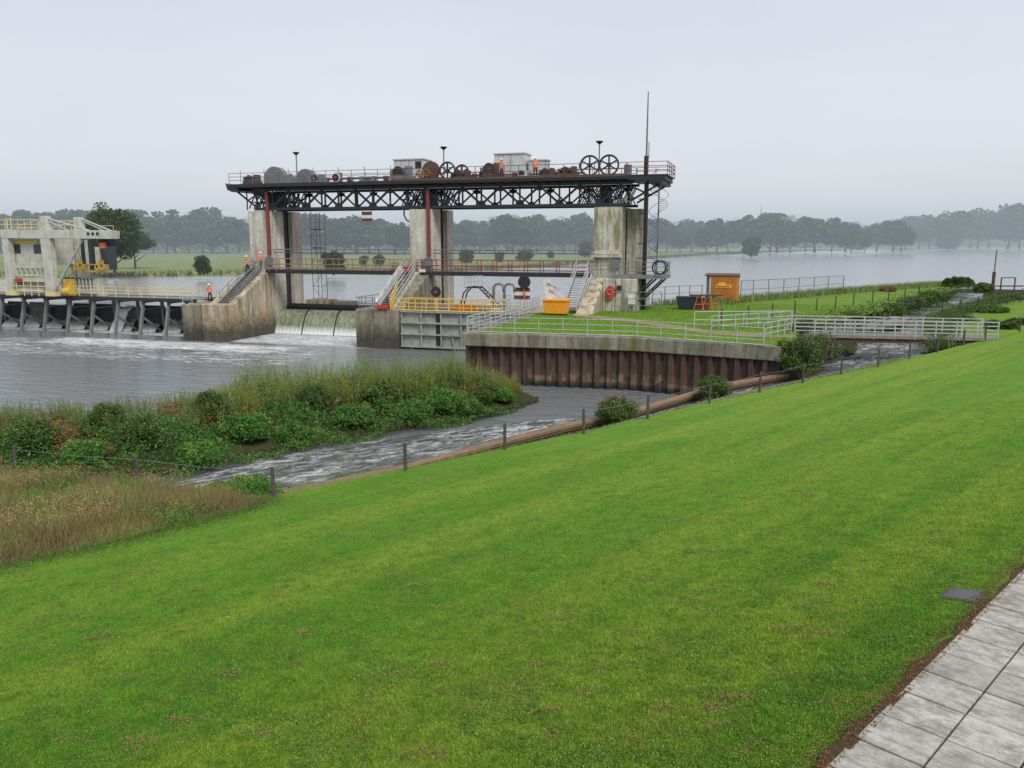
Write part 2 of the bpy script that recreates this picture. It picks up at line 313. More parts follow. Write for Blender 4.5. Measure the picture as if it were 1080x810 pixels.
# ------------------------------------------------------------------ mesh helpers
def frame_pt(p, fr):
    return W(*p) if fr == 'W' else Vector(p)
class MB:
    """collects shapes; coordinates are (s,t,z) in weir frame when fr='W', else world"""
    def __init__(s, fr='W'): s.v = []; s.f = []; s.fr = fr
    def add(s, vs, fs):
        o = len(s.v); s.v += [frame_pt(p, s.fr) for p in vs]; s.f += [tuple(i+o for i in q) for q in fs]
    def raw(s, vs, fs):
        o = len(s.v); s.v += [Vector(p) for p in vs]; s.f += [tuple(i+o for i in q) for q in fs]
    def box(s, a0, a1, b0, b1, c0, c1):
        vs = [(a,b,c) for a in (a0,a1) for b in (b0,b1) for c in (c0,c1)]
        s.add(vs, [(0,1,3,2),(4,6,7,5),(0,4,5,1),(2,3,7,6),(0,2,6,4),(1,5,7,3)]); return s
    def prism(s, pts, axis, a, b):          # pts: profile in the other two axes
        n = len(pts); vs = []
        for w in (a, b):
            for (p, q) in pts:
                vs.append((w,p,q) if axis == 0 else (p,w,q) if axis == 1 else (p,q,w))
        s.add(vs, [tuple(range(n))[::-1], tuple(range(n,2*n))] + [(i,(i+1)%n,(i+1)%n+n,i+n) for i in range(n)]); return s
    def bar(s, p, q, w=.1, h=None):
        h = h or w; p = frame_pt(p, s.fr); q = frame_pt(q, s.fr); d = (q-p)
        if d.length < 1e-6: return s
        d.normalize(); up = Vector((0,0,1)) if abs(d.z) < .95 else Vector((nX,nY,0))
        a = d.cross(up).normalized(); b_ = a.cross(d).normalized()
        vs = [x + a*(i*w/2) + b_*(j*h/2) for x in (p,q) for i,j in ((-1,-1),(1,-1),(1,1),(-1,1))]
        s.raw(vs, [(0,3,2,1),(4,5,6,7)] + [(i,(i+1)%4,(i+1)%4+4,i+4) for i in range(4)]); return s
    def tube(s, pts, r=.03, n=6):
        P_ = [frame_pt(p, s.fr) for p in pts]; rr = r if isinstance(r, (list,tuple)) else [r]*len(P_)
        vs = []; fs = []; a = None
        for i, p in enumerate(P_):
            d = (P_[min(i+1,len(P_)-1)] - P_[max(i-1,0)]); 
            if d.length < 1e-9: d = Vector((0,0,1))
            d.normalize()
            if a is None:
                up = Vector((0,0,1)) if abs(d.z) < .9 else Vector((1,0,0)); a = d.cross(up).normalized()
            a = (a - d*a.dot(d)); a = a.normalized() if a.length > 1e-6 else d.orthogonal().normalized()
            b_ = d.cross(a)
            for k in range(n):
                an = 2*PI*k/n; vs.append(p + a*(math.cos(an)*rr[i]) + b_*(math.sin(an)*rr[i]))
        for i in range(len(P_)-1):
            for k in range(n): fs.append((i*n+k, i*n+(k+1)%n, (i+1)*n+(k+1)%n, (i+1)*n+k))
        fs.append(tuple(range(n))[::-1]); fs.append(tuple(range((len(P_)-1)*n, len(P_)*n)))
        s.raw(vs, fs); return s
    def disc(s, c, r, th=.1, n=28, axis='t'):   # solid disc, faces along t (weir) / y
        vs = []
        for w in (-th/2, th/2):
            for k in range(n):
                a = 2*PI*k/n; x, z = r*math.cos(a), r*math.sin(a)
                vs.append((c[0]+x, c[1]+w, c[2]+z) if axis == 't' else (c[0]+w, c[1]+x, c[2]+z) if axis == 's' else (c[0]+x, c[1]+z, c[2]+w))
        s.add(vs, [tuple(range(n)), tuple(range(n,2*n))[::-1]] + [(i,i+n,(i+1)%n+n,(i+1)%n) for i in range(n)]); return s
    def ring(s, c, r, tr=.06, n=28, axis='t', m=6):
        pts = []
        for k in range(n+1):
            a = 2*PI*k/n; x, z = r*math.cos(a), r*math.sin(a)
            pts.append((c[0]+x,c[1],c[2]+z) if axis=='t' else (c[0],c[1]+x,c[2]+z) if axis=='s' else (c[0]+x,c[1]+z,c[2]))
        return s.tube(pts, tr, m)
    def build(s, name, mat, parent=None, bevel=0, smooth=False):
        o = Vector(parent.location) if parent is not None and parent.type == 'EMPTY' else Vector((0,0,0))
        if parent is not None and parent.type != 'EMPTY':
            o = Vector(parent['_o']) if '_o' in parent else Vector(parent.location)
        if parent is None:
            xs = [v.x for v in s.v]; ys = [v.y for v in s.v]; zs = [v.z for v in s.v]
            o = Vector(((min(xs)+max(xs))/2, (min(ys)+max(ys))/2, min(zs)))
        me = bpy.data.meshes.new(name); me.from_pydata([v - o for v in s.v], [], s.f)
        bm = bmesh.new(); bm.from_mesh(me); bmesh.ops.recalc_face_normals(bm, faces=bm.faces); bm.to_mesh(me); bm.free()
        if smooth:
            for p in me.polygons: p.use_smooth = True
        me.materials.append(MATS[mat]); ob = bpy.data.objects.new(name, me); C.objects.link(ob)
        if parent is not None: ob.parent = parent; ob['_o'] = tuple(o)
        else: ob.location = o
        if bevel:
            md = ob.modifiers.new('bevel', 'BEVEL'); md.width = bevel; md.segments = 2; md.limit_method = 'ANGLE'
        return ob
def thing(name, label, cat, loc, group=None):
    o = bpy.data.objects.new(name, None); C.objects.link(o); o.location = loc; o.empty_display_size = .3
    o['label'] = label; o['category'] = cat
    if group: o['group'] = group
    return o
def tag(o, label, cat, group=None):
    o['label'] = label; o['category'] = cat
    if group: o['group'] = group
    return o
def struct(o): o['kind'] = 'structure'; return o
def stuff(o, label, cat): o['kind'] = 'stuff'; o['label'] = label; o['category'] = cat; return o
def copy_thing(r, loc, label=None, scale=None, rz=None, group=None):
    c = r.copy(); C.objects.link(c); c.location = loc
    if label: c['label'] = label
    if group: c['group'] = group
    if scale: c.scale = scale
    if rz is not None: c.rotation_euler = (0,0,rz)
    for ch in list(r.children):
        d = ch.copy(); C.objects.link(d); d.parent = c
        for g_ in list(ch.children):
            e_ = g_.copy(); C.objects.link(e_); e_.parent = d
    return c
def np_mesh(name, V, k, mat, parent=None, origin=(0,0,0)):
    """V: (n*k,3) vertices, consecutive k form one face"""
    n = len(V)//k; me = bpy.data.meshes.new(name)
    me.vertices.add(n*k); me.vertices.foreach_set('co', (V - np.array(origin)).astype(np.float32).ravel())
    me.loops.add(n*k); me.loops.foreach_set('vertex_index', np.arange(n*k, dtype=np.int32))
    me.polygons.add(n); me.polygons.foreach_set('loop_start', np.arange(0, n*k, k, dtype=np.int32))
    me.update(calc_edges=True); me.materials.append(MATS[mat])
    ob = bpy.data.objects.new(name, me); C.objects.link(ob)
    if parent is not None: ob.parent = parent
    else: ob.location = origin
    return ob
def leaf_quads(P_, size, flat=.0, asp=.5):
    """rhombic leaves with random orientation at points P_ (n,3)"""
    n = len(P_); d = rng.normal(size=(n,3)); d[:,2] *= (1-flat); d /= np.linalg.norm(d,axis=1)[:,None]
    r = rng.normal(size=(n,3)); sd = np.cross(d, r); sd /= np.linalg.norm(sd,axis=1)[:,None]
    sz = (size if np.ndim(size) else np.full(n, size)) * rng.uniform(.65,1.35,n); sz = sz[:,None]
    V = np.stack([P_-d*sz*.5, P_+sd*sz*asp*.5, P_+d*sz*.5, P_-sd*sz*asp*.5], 1)
    return V.reshape(-1,3)
def blades(P_, h, w, lean=.35):
    n = len(P_); a = rng.uniform(0,2*PI,n); hh = (h if np.ndim(h) else np.full(n,h))*rng.uniform(.6,1.3,n)
    sd = np.stack([np.cos(a),np.sin(a),np.zeros(n)],1)*(w*rng.uniform(.6,1.4,n))[:,None]*.5
    b = rng.uniform(0,2*PI,n); ln = (lean*hh*rng.uniform(.2,1.6,n))[:,None]
    tip = P_ + np.stack([np.cos(b),np.sin(b),np.zeros(n)],1)*ln; tip[:,2] += hh
    return np.stack([P_-sd, P_+sd, tip],1).reshape(-1,3)
def in_poly(pts, poly):
    x, y = pts[:,0], pts[:,1]; c = np.zeros(len(x), bool); n = len(poly)
    for i in range(n):
        x1,y1 = poly[i][0],poly[i][1]; x2,y2 = poly[(i+1)%n][0],poly[(i+1)%n][1]
        cond = ((y1>y) != (y2>y)) & (x < (x2-x1)*(y-y1)/((y2-y1) if y2!=y1 else 1e-9)+x1); c ^= cond
    return c
def scatter_poly(poly, n):
    xs=[p[0] for p in poly]; ys=[p[1] for p in poly]; out=[]; tot=0
    while tot < n:
        q = np.stack([rng.uniform(min(xs),max(xs),n*2), rng.uniform(min(ys),max(ys),n*2)],1); q = q[in_poly(q,poly)]; out.append(q); tot += len(q)
        if len(q)==0: break
    return np.concatenate(out)[:n]
def vnoise(x, y, sc, seed=0):            # cheap smooth value noise
    x = np.asarray(x)*sc+seed*17.3; y = np.asarray(y)*sc-seed*9.1
    return (np.sin(x*1.7+1.3*np.sin(y*1.1+seed)) + np.sin(y*2.1+1.7*np.sin(x*.9+seed*2)) + np.sin((x+y)*1.3+seed)) / 3
def resample(pts, n):
    d=[0]
    for i in range(1,len(pts)): d.append(d[-1]+(Vector(pts[i])-Vector(pts[i-1])).length)
    out=[]
    for k in range(n):
        u=d[-1]*k/(n-1); i=max(j for j in range(len(d)) if d[j]<=u+1e-9); i=min(i,len(pts)-2)
        f=(u-d[i])/(d[i+1]-d[i]+1e-12); out.append(Vector(pts[i]).lerp(Vector(pts[i+1]),f))
    return out
def loft(name, lines, mat, nu=40, nv=6, amp=0, parent=None, seed=1, nsc=.7, smooth=True, paired=False):
    """surface through several polylines"""
    R_ = [([Vector(p) for p in l] if paired else resample(l, nu)) for l in lines]; nu = len(R_[0]); vs=[]; rows=0
    for a in range(len(R_)-1):
        for j in range(nv + (1 if a == len(R_)-2 else 0)):
            f = j/nv; rows += 1
            for i in range(nu):
                p = R_[a][i].lerp(R_[a+1][i], f)
                if amp: p = p + Vector((0,0,amp*float(vnoise(p.x,p.y,nsc,seed))))
                vs.append(p)
    fs=[(r*nu+i, r*nu+i+1, (r+1)*nu+i+1, (r+1)*nu+i) for r in range(rows-1) for i in range(nu-1)]
    me=bpy.data.meshes.new(name); me.from_pydata(vs,[],fs); me.materials.append(MATS[mat])
    bm=bmesh.new(); bm.from_mesh(me); bmesh.ops.recalc_face_normals(bm, faces=bm.faces)
    if sum(f.normal.z for f in bm.faces) < 0: bmesh.ops.reverse_faces(bm, faces=bm.faces)
    bm.to_mesh(me); bm.free()
    if smooth:
        for p in me.polygons: p.use_smooth=True
    o=bpy.data.objects.new(name,me); C.objects.link(o)
    if parent: o.parent=parent
    return o
def sheet(name, poly, mat, z=None):
    me=bpy.data.meshes.new(name); vs=[(p[0],p[1],p[2] if z is None else z) for p in poly]
    bm=bmesh.new(); V_=[bm.verts.new(v) for v in vs]; es=[bm.edges.new((V_[i],V_[(i+1)%len(V_)])) for i in range(len(V_))]
    bmesh.ops.triangle_fill(bm, use_beauty=True, edges=es)
    for f in bm.faces:
        if f.normal.z < 0: f.normal_flip()
    bm.to_mesh(me); bm.free(); me.materials.append(MATS[mat]); o=bpy.data.objects.new(name,me); C.objects.link(o); return o
def railing(par_name, label, cat, runs, mat='galv', h=1.1, nr=3, step=1.6, r=.03, fr='X', group=None, mesh_fill=False, toe=False, sq=False):
    """railing thing: rails + each post a part"""
    p0 = frame_pt(runs[0][0], fr); t_ = thing(par_name, label, cat, p0, group)
    rails = MB('X')
    for run in runs:
        pts = [frame_pt(p, fr) for p in run]
        for k in range(nr):
            z = h*(1-k/nr) ; rails.tube([p+Vector((0,0,z)) for p in pts], r, 5)
        if toe: rails.tube([p+Vector((0,0,.08)) for p in pts], r*1.3, 4)
        d = 0
        tot = sum((pts[i+1]-pts[i]).length for i in range(len(pts)-1)); n = max(1, round(tot/step))
        for q in resample(pts, n+1):
            MB('X').tube([q, q+Vector((0,0,h+.02))], r*1.25, 5).build('post', mat, t_)
    rails.build('rails', mat, t_)
    return t_

# ------------------------------------------------------------------ terrain, water
ZL = .6; ZU = 3.2
postpx = [(289,529),(428,500),(532.5,477),(615.6,459.7),(683,443.7),(747.8,427),(801,415.4),(846.3,405),(887,396),(925.6,388),(958.8,379),(988.3,372.4),(1016,365),(1039,360),(1075,350.6)]
P_post = [G(17.4,500.7,2.2), G(146,513,2.35)] + [L(*q) for q in postpx]
P_post[2] = G(289,529,2.6)
far_edge = [G(-260,480,1.9), G(-60,497,2.1), G(17.4,500.7,2.2)+Vector((-.2,.3,0)), G(146,513,2.35)] + [p+Vector((-.15,.25,-.05)) for p in P_post[2:]] + [Vector((44,64.5,4.1)), Vector((62,75,4.2)), Vector((110,110,4.3))]
E0, E1 = G(870,810,6.0), G(1080,597,6.04); ed = (E1-E0); ed.z=0; ed.normalize(); ep = Vector((ed.y,-ed.x,0))
near_edge = [E0 + ed*u for u in (-60,-25,-12,-5,0,4,8,14,22,34,50,75,110,150)]
for p in near_edge: p.z = 6.0
def zf(x, y):                             # height of the sloping lawn
    pl = LP[0]*x+LP[1]*y+LP[2]; k=.35
    a = .5*(pl+2.15+np.sqrt((pl-2.15)**2+k*k*4)) - .03
    return np.minimum(a, 6.03) + .018*vnoise(x,y,.6,3)
lawn = struct(loft('lawn', [far_edge, near_edge], 'lawn', 180, 80, 0))
far_n = 180
for i_, v_ in enumerate(lawn.data.vertices):
    v_.co.z = float(zf(v_.co.x, v_.co.y))
lawn.data.update()
# ground right of the path
struct(loft('ground', [[p+ep*1.95+Vector((0,0,-.02)) for p in near_edge], [p+ep*60 for p in near_edge]], 'lawn', 10, 4))
struct(loft('soil_edge', [[E0+ed*u+ep*(-.055-.03*math.sin(u*3.1)-.035*math.sin(u*7.7+1)-.02*math.sin(u*17.3))+Vector((0,0,.045)) for u in [k*.35-3 for k in range(70)]], [E0+ed*u+ep*.08+Vector((0,0,.05)) for u in [k*.35-3 for k in range(70)]]], 'soil_edge', paired=True, nv=3, amp=.012, nsc=6))
# path base + slabs
pb = MB('X')
a_,b_,c_,d_ = E0+ed*-60, E0+ed*150, E0+ed*150+ep*2.0, E0+ed*-60+ep*2.0
pb.raw([v_+Vector((0,0,.0)) for v_ in (a_,b_,c_,d_)], [(0,1,2,3)]); path = struct(pb.build('path', 'soil'))
sl = MB('X'); ZP = 6.0
for r_ in range(3):
    for k in range(-12, 60):
        off = (.0,.0,.3)[r_] if r_ == 2 else 0
        u0 = k*.62+off; w0 = .02+r_*.655; j = random.uniform
        x0,x1 = u0+.012+j(-.003,.003), u0+.608+j(-.003,.003); y0,y1 = w0+.010, w0+.643
        z_ = ZP+.055+j(-.003,.003); tl = [j(-.002,.002) for _ in range(4)]
        top = [E0+ed*x+ep*y for x,y in ((x0,y0),(x1,y0),(x1,y1),(x0,y1))]; bt=[]
        ins = [E0+ed*x+ep*y for x,y in ((x0+.008,y0+.008),(x1-.008,y0+.008),(x1-.008,y1-.008),(x0+.008,y1-.008))]
        vs = [Vector((p.x,p.y,ZP-.02)) for p in top]+[Vector((p.x,p.y,z_-.008+t)) for p,t in zip(top,tl)]+[Vector((p.x,p.y,z_+t)) for p,t in zip(ins,tl)]
        sl.raw(vs, [(0,1,5,4),(1,2,6,5),(2,3,7,6),(3,0,4,7),(4,5,9,8),(5,6,10,9),(6,7,11,10),(7,4,8,11),(8,9,10,11)])
sl.build('slabs', 'slab', path)

# rivers
sheet('river_below_weir', [(-400,-80),(-400,250),W(-17,-3),W(-17,1.5),W(24,1.5),(30,60),(20,50),(0,20),(-20,-40)], 'river_low', ZL)
struct(bpy.data.objects['river_below_weir'])
up = sheet('river_above_weir', [W(-700,-2.2),W(-17.3,-2.2),W(-17.3,2.0),W(24,2.0),G(700,323,ZU),G(890,310,ZU),G(1000,304,ZU),G(1100,306,ZU),(300,190),(2600,900),(2600,2600),(-2600,2600),(-2600,300)], 'river_up', ZU)
struct(up)
shore = [(-900,190),(-300,158),(-140,162),(-82,168),(-48,185),(-20,197),(8,230),(32,285),(62,345),(104,425),(149,493),(200,560),(262,628),(370,705),(481,768),(700,900),(1100,1000),(2600,1200)]
sh = [Vector((x,y,ZU-.3)) for x,y in shore]; sh2=[Vector((p.x-2,p.y+4,ZU+.9)) for p in sh]; sh3=[Vector((p.x-10,p.y+60,4.2)) for p in sh]; 
struct(loft('far_bank', [sh,sh2,sh3,[Vector((-3500,3500,5)),Vector((0,4200,5)),Vector((4000,3500,5))]], 'meadow', 120, 3, .15, nsc=.05))

# island in the river
isl_n = [G(x,y,ZL) for x,y in [(-160,492),(-60,494),(0,495),(80,500),(150,503),(195,499),(262,482),(330,470),(400,457),(480,446),(540,433),(568,424)]]
isl_f = [G(x,y,ZL) for x,y in [(-160,462),(-60,462),(0,462),(80,456),(150,450),(210,440),(290,430),(360,424),(430,420),(500,416),(545,417),(566,421)]]
isl_m = [a.lerp(b,.45)+Vector((0,0,1.0 if 0<i<11 else .1)) for i,(a,b) in enumerate(zip(isl_n,isl_f))]
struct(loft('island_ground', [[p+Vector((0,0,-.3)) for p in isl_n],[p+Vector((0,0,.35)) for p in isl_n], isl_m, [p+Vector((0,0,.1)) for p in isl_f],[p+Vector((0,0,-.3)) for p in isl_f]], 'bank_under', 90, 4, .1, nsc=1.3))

# beam line, gravel bank, stream
beam_px = [(300,521,1.25),(430,493,1.45),(532,466,1.65),(600,449,1.85),(640,441,1.95),(690,428,2.1),(750,410,2.3),(790,402,2.4),(825,396,2.5),(862,388,2.6)]
beam = [G(*q) for q in beam_px]
edge2 = [p+Vector((-.2,.3,-.05)) for p in P_post[2:13]]
chan_r = [G(x,y,z) for x,y,z in [(310,526,.6),(440,500,.6),(545,472,1.0),(620,456,1.35),(690,437,1.6),(750,422,1.8),(800,411,2.0),(850,400,2.1),(900,390,2.2),(945,379,2.5),(985,370,2.7)]]
struct(loft('gravel_bank', [[p+Vector((0,0,-.02)) for p in edge2], [p+Vector((0,0,.0)) for p in chan_r], [p+Vector((-.2,.6,-.9)) for p in chan_r]], 'gravel', 80, 6, .07, nsc=2.3))
st_l = [p+Vector((.02,-.05,-.28)) for p in beam]
st_r = [p+Vector((.3,-.5,.06)) for p in chan_r[:8]]
# channel water between beam and gravel
ch_l = [G(*q) for q in [(560,459,.9),(640,443,1.45),(690,430,1.7),(750,413,1.9),(800,402,2.0),(862,389,2.1),(900,372,2.2),(925,362,2.3)]]
ch_r = [G(*q) for q in [(560,473,.9),(640,456,1.45),(690,440,1.7),(750,425,1.9),(800,414,2.0),(862,401,2.1),(930,386,2.3),(975,376,2.5)]]
struct(loft('side_channel', [ch_l, ch_r], 'stream_water', 60, 10, .05, nsc=2))
# fish channel above the bridge
fc_l = [G(*q) for q in [(895,378,2.2),(905,356,2.5),(908,346,2.8),(925,336,3.0),(960,325,3.1),(985,317,3.15),(1000,313,3.2),(1012,309,3.2)]]
fc_r = [G(*q) for q in [(975,376,2.5),(985,362,2.6),(975,350,2.8),(985,338,3.0),(1005,328,3.1),(1020,321,3.15),(1032,316,3.2),(1060,310,3.2)]]
struct(loft('fish_channel', [fc_l, fc_r], 'stream_water', 50, 8, .05, nsc=1.5))
pl_ = sheet('channel_pool', [G(842,404,1.9),G(905,394,1.9),G(985,372,1.9),G(1010,352,1.9),G(985,340,1.9),G(900,342,1.9),G(850,372,1.9)], 'stream_water', 1.9); struct(pl_)
struct(sheet('river_bed', [(-600,-200),(700,-200),(700,330),(-600,330)], 'bank_under', -1.6))
# rapids over the low sill where the stream leaves
rp_a = [G(*q) for q in [(160,506,.62),(230,492,.64),(330,474,.64),(430,460,.66),(540,446,.68),(600,440,.7)]]
rp_b = [G(*q) for q in [(160,530,.62),(260,532,.64),(330,522,.64),(440,502,.66),(545,474,.68),(625,452,.7)]]
struct(loft('stream', [rp_a, rp_b], 'stream_water', 60, 10, .035, nsc=2))

# terrace (lock island) and upstream bank
ZT = 4.3
capL, capK, capR = G(486,352,ZT), G(668,357,ZT), G(825,367,ZT)
tcorner = W(15.4,-25,ZT)
terr = [capL+Vector((.5,.6,0)), capK+Vector((0,.6,0)), capR+Vector((0,.6,0)), G(840,358,ZT), G(845,345,ZT), G(880,338,ZT), G(905,334,ZT), G(950,322,ZT), G(985,312,ZT), G(1010,305,ZT), G(1000,300,ZT), G(945,303,ZT), G(890,306,ZT), G(800,313,ZT), G(730,320,ZT), G(690,322,ZT), W(24.6,6.2,ZT), W(24.4,0,ZT), W(19.8,0,ZT), W(15.4,-8.2,ZT)]
def skirt(name, poly, mat, z0, z1=None, inset=0):
    o = sheet(name, poly, mat, z1)
    return o
terrace = struct(sheet('terrace', terr, 'terrace_grass', ZT-.02))
# earth banks of the terrace towards channel and river
bank1 = [G(845,345,ZT), G(880,338,ZT), G(905,334,ZT), G(950,322,ZT), G(985,312,ZT), G(1010,305,ZT)]
struct(loft('channel_bank', [[G(838,362,ZT-.03)]+[p+Vector((0,0,-.03)) for p in bank1], [G(905,372,2.2)+Vector((.3,0,-.2))]+[p+Vector((.4,-.3,-.25)) for p in fc_l[1:7]]], 'bank_under', 50, 5, .15, nsc=1.2))
bank2 = [G(1010,305,ZT), G(1000,300,ZT), G(945,303,ZT), G(890,306,ZT), G(800,313,ZT), G(730,320,ZT), G(690,322,ZT), W(24.6,6.2,ZT)]
struct(loft('river_bank', [[p+Vector((0,0,-.03)) for p in bank2], [p+Vector((.3,2.6,-1.4)) for p in bank2]], 'bank_under', 50, 4, .12, nsc=.8))
# right-hand lawn beyond the bridge, between the channel and the hedge ditch
rl_l = [G(985,366,3.6), G(995,352,3.8), G(985,344,3.9), G(1000,334,4.0), G(1030,325,4.0), G(1060,318,4.0), G(1100,312,4.0), G(1200,300,4.0)]
rl_r = [G(1045,358,3.8), G(1062,350,3.9), G(1075,346,4.0), G(1095,343,4.05), G(1130,339,4.1), G(1170,335,4.1), G(1250,330,4.1), G(1400,322,4.1)]
struct(loft('right_meadow', [[p+Vector((-.6,.6,-1.5)) for p in rl_l], rl_l, rl_r, [p+Vector((.8,-1.6,-.6)) for p in rl_r]], 'terrace_grass', 40, 5, .05))
tp = [G(612,335,ZT),G(650,338,ZT),(G(700,345,ZT)),G(745,352,ZT),G(800,356,ZT),G(838,356,ZT)]
tq = [G(640,331,ZT),G(680,334,ZT),(G(725,341,ZT)),G(765,347,ZT),G(805,350,ZT),G(840,349,ZT)]
struct(loft('trodden_path', [[p+Vector((0,0,.0)) for p in tp],[p.lerp(q,.5) for p,q in zip(tp,tq)]], 'trodden', 20, 3))

# sheet-pile quay
quay = thing('quay_wall', 'rust-brown sheet pile quay wall with mossy concrete cap below the railings', 'quay wall', capL*1.0)
sp_ = MB('X'); line = [W(15.2,-9,0), Vector((capL.x+.35,capL.y+.5,0)), Vector((capK.x,capK.y+.35,0)), Vector((capR.x-.1,capR.y+.35,0)), Vector((capR.x+2.0,capR.y+5.5,0)), Vector((capR.x+3.5,capR.y+10,0))]
prof = []
for a, b in zip(line, line[1:]):
    d = (b-a); ln = d.length; d.normalize(); q = Vector((d.y,-d.x,0)); u = 0; n_ = max(1, round(ln/.86)); per = ln/n_
    for i in range(n_):
        for fu, fo in ((.0,.0),(.30,.0),(.42,.30),(.86,.30)):
            prof.append(a + d*(per*(i+fu)) + q*(.30-fo)*1.0 - q*.15)
vs = [Vector((p.x,p.y,-.5)) for p in prof] + [Vector((p.x,p.y,ZT-.75)) for p in prof]; n_=len(prof)
sp_.raw(vs, [(i,i+1,i+1+n_,i+n_) for i in range(n_-1)]); sp_.build('sheet_piling','sheet_pile',quay)
cap = MB('X')
ins = [W(15.3,-9,0), capL, capK, capR]
ins_b = [W(16.4,-9,0), capL+Vector((1.2,1.0,0)), capK+Vector((-.02,1.15,0)), capR+Vector((-.25,1.15,0))]
for i in range(3):
    a,b,c0,d0 = ins[i],ins[i+1],ins_b[i+1],ins_b[i]
    nseg = 1 if i==0 else 2
    for k in range(nseg):
        A_=a.lerp(b,k/nseg+(.0 if k==0 else .001)); B_=a.lerp(b,(k+1)/nseg); D_=d0.lerp(c0,k/nseg+(.0 if k==0 else .001)); C_=d0.lerp(c0,(k+1)/nseg)
        q = [A_,B_,C_,D_]; vs=[Vector((p.x,p.y,ZT-.88)) for p in q]+[Vector((p.x,p.y,ZT+.06)) for p in q]
        cap.raw(vs,[(0,3,2,1),(4,5,6,7),(0,1,5,4),(1,2,6,5),(2,3,7,6),(3,0,4,7)])
cap.build('concrete_cap','concrete_mossy',quay, bevel=.06)
ladder = MB('X')

# beam (rusty sheet-pile sill) beside the stream, in two lengths
for a,b,lab in ((0,4,'long brown timber-topped sill beam along the stream, nearer length'),(4,9,'brown timber-topped sill beam between the two round bushes and the quay')):
    seg = beam[a:b+1]; t_ = thing('sill_beam', lab, 'beam', seg[0])
    top = MB('X'); face = MB('X')
    for p,q in zip(seg,seg[1:]):
        d=(q-p).normalized(); top.bar(p-d*.02+Vector((0,0,.02)), q+Vector((0,0,.02)), .55, .14); top.bar(p+Vector((0,0,-.13)), q+Vector((0,0,-.13)), .38,.14)
        face.bar(p+Vector((0,0,-.8)), q+Vector((0,0,-.8)), .16, 1.2)
    top.build('capping','wood_beam',t_); face.build('piling','brown_rust',t_)
print('terrain ok')

# ================================================================== WEIR
ZC = 7.75; ZN = 4.4
def stairs(mbs, s0, s1, t0, z0, t1, z1, nst=18):
    for k in range(nst):
        f=(k+.5)/nst; t=t0+(t1-t0)*f; z=z0+(z1-z0)*f
        mbs.box(s0,s1,t-.14,t+.14,z-.02,z+.02)
def pier(s0, w, label, left_ext=0, right=None, red=True, stair_s=None):
    s1 = s0+w
    t_ = thing('weir_pier', label, 'pier', W(s0+w/2, 0, 0))
    sh_ = MB('W'); g0,g1 = 2.35,4.1
    sh_.box(s0,s1,0,g0,ZC-.4,14.2); sh_.box(s0+.6,s1-.6,g0,g1,-1,14.19); sh_.box(s0,s1,g1,6.0,-1,14.2)
    sh_.box(s0+.002,s1-.002,0.002,g0-.002,-1,ZC-.4)
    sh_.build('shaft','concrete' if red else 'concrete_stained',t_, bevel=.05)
    n_ = MB('W'); a0 = s0+.0; a1 = (s1+.05 if red else s1-1.2)
    n_.prism([(-9.0,-1.2),(0,-1.2),(0,ZC-.35),(-1.6,ZC-.35),(-7.6,ZN),(-9.0,ZN)], 0, a0, a1)
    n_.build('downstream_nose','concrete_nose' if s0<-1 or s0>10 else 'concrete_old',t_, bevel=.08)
    if left_ext:
        m_ = MB('W'); m_.prism([(-9.45 if s0<-1 else -9.0,-1.2),(-3,-1.2),(-3,ZN-.02),(-9.45 if s0<-1 else -9.0,ZN-.02)],0,a0-left_ext,a0-(.06 if s0<-1 else -.005)); m_.build('side_block','concrete_old',t_, bevel=.08)
    # flared round toe of nose towards the gate
    slot = MB('W')
    for x in (s1-.58, s0+.58):
        for tt in (g0+.12, (g0+g1)/2+.25, g1-.14): slot.box(x-.06,x+.10,tt-.09,tt+.09,0,14.4)
    slot.box(s1-.56,s1-.45,g0+.25,g1-.5,0,14.3)
    slot.build('gate_guides','steel_dark',t_)
    MB('W').box(s1-.598,s1-.5,g0+.03,g1-.03,-.4,14.15).build('slot_shade_plate','black',t_)  # black plate added in the recess, its colour standing in for the slot's shade
    if red:
        p_ = MB('W'); x=s1-.35 if s0>-10 else s0+2.65
        p_.box(x-.16,x+.16,-.3,-.02,ZC+1.6,16.2); p_.build('cable_duct','red_paint',t_)
    bx_ = MB('W'); bx_.box(s1-.9,s1-.1,-.35,-.03,ZC+.5,ZC+1.35); bx_.build('control_box','galv_dark',t_)
    return t_
pL = pier(-19.8, 3.0, 'leftmost tall concrete gate pier, between the low weir and the overflow', left_ext=2.1)
pM = pier(0.0, 2.6, 'middle tall concrete gate pier with red cable duct down its face', left_ext=1.85)
pR = pier(19.8, 2.75, 'right tall stained concrete gate pier standing at the grass terrace', red=False)
ab_ = MB('W'); ab_.box(22.6,24.6,-3.0,6.3,3.2,ZC-.4); ab_.box(21.4,22.55,-3.0,-.05,3.2,ZC-.4); ab_.box(22.6,24.2,2.6,6.2,ZC-.2,14.05); ab_.build('abutment_block','concrete_stained',pR,bevel=.05)
lg = MB('W'); lg.box(19.9,22.4,-.06,-.003,9.6,10.0); lg.box(19.7,22.7,-.35,-.01,9.3,9.55); lg.build('ledge','concrete',pR)
lb = MB('W'); lb.box(-1.2+.0,.0-.05,-9.2,-3,ZN-.02,ZN+.05)

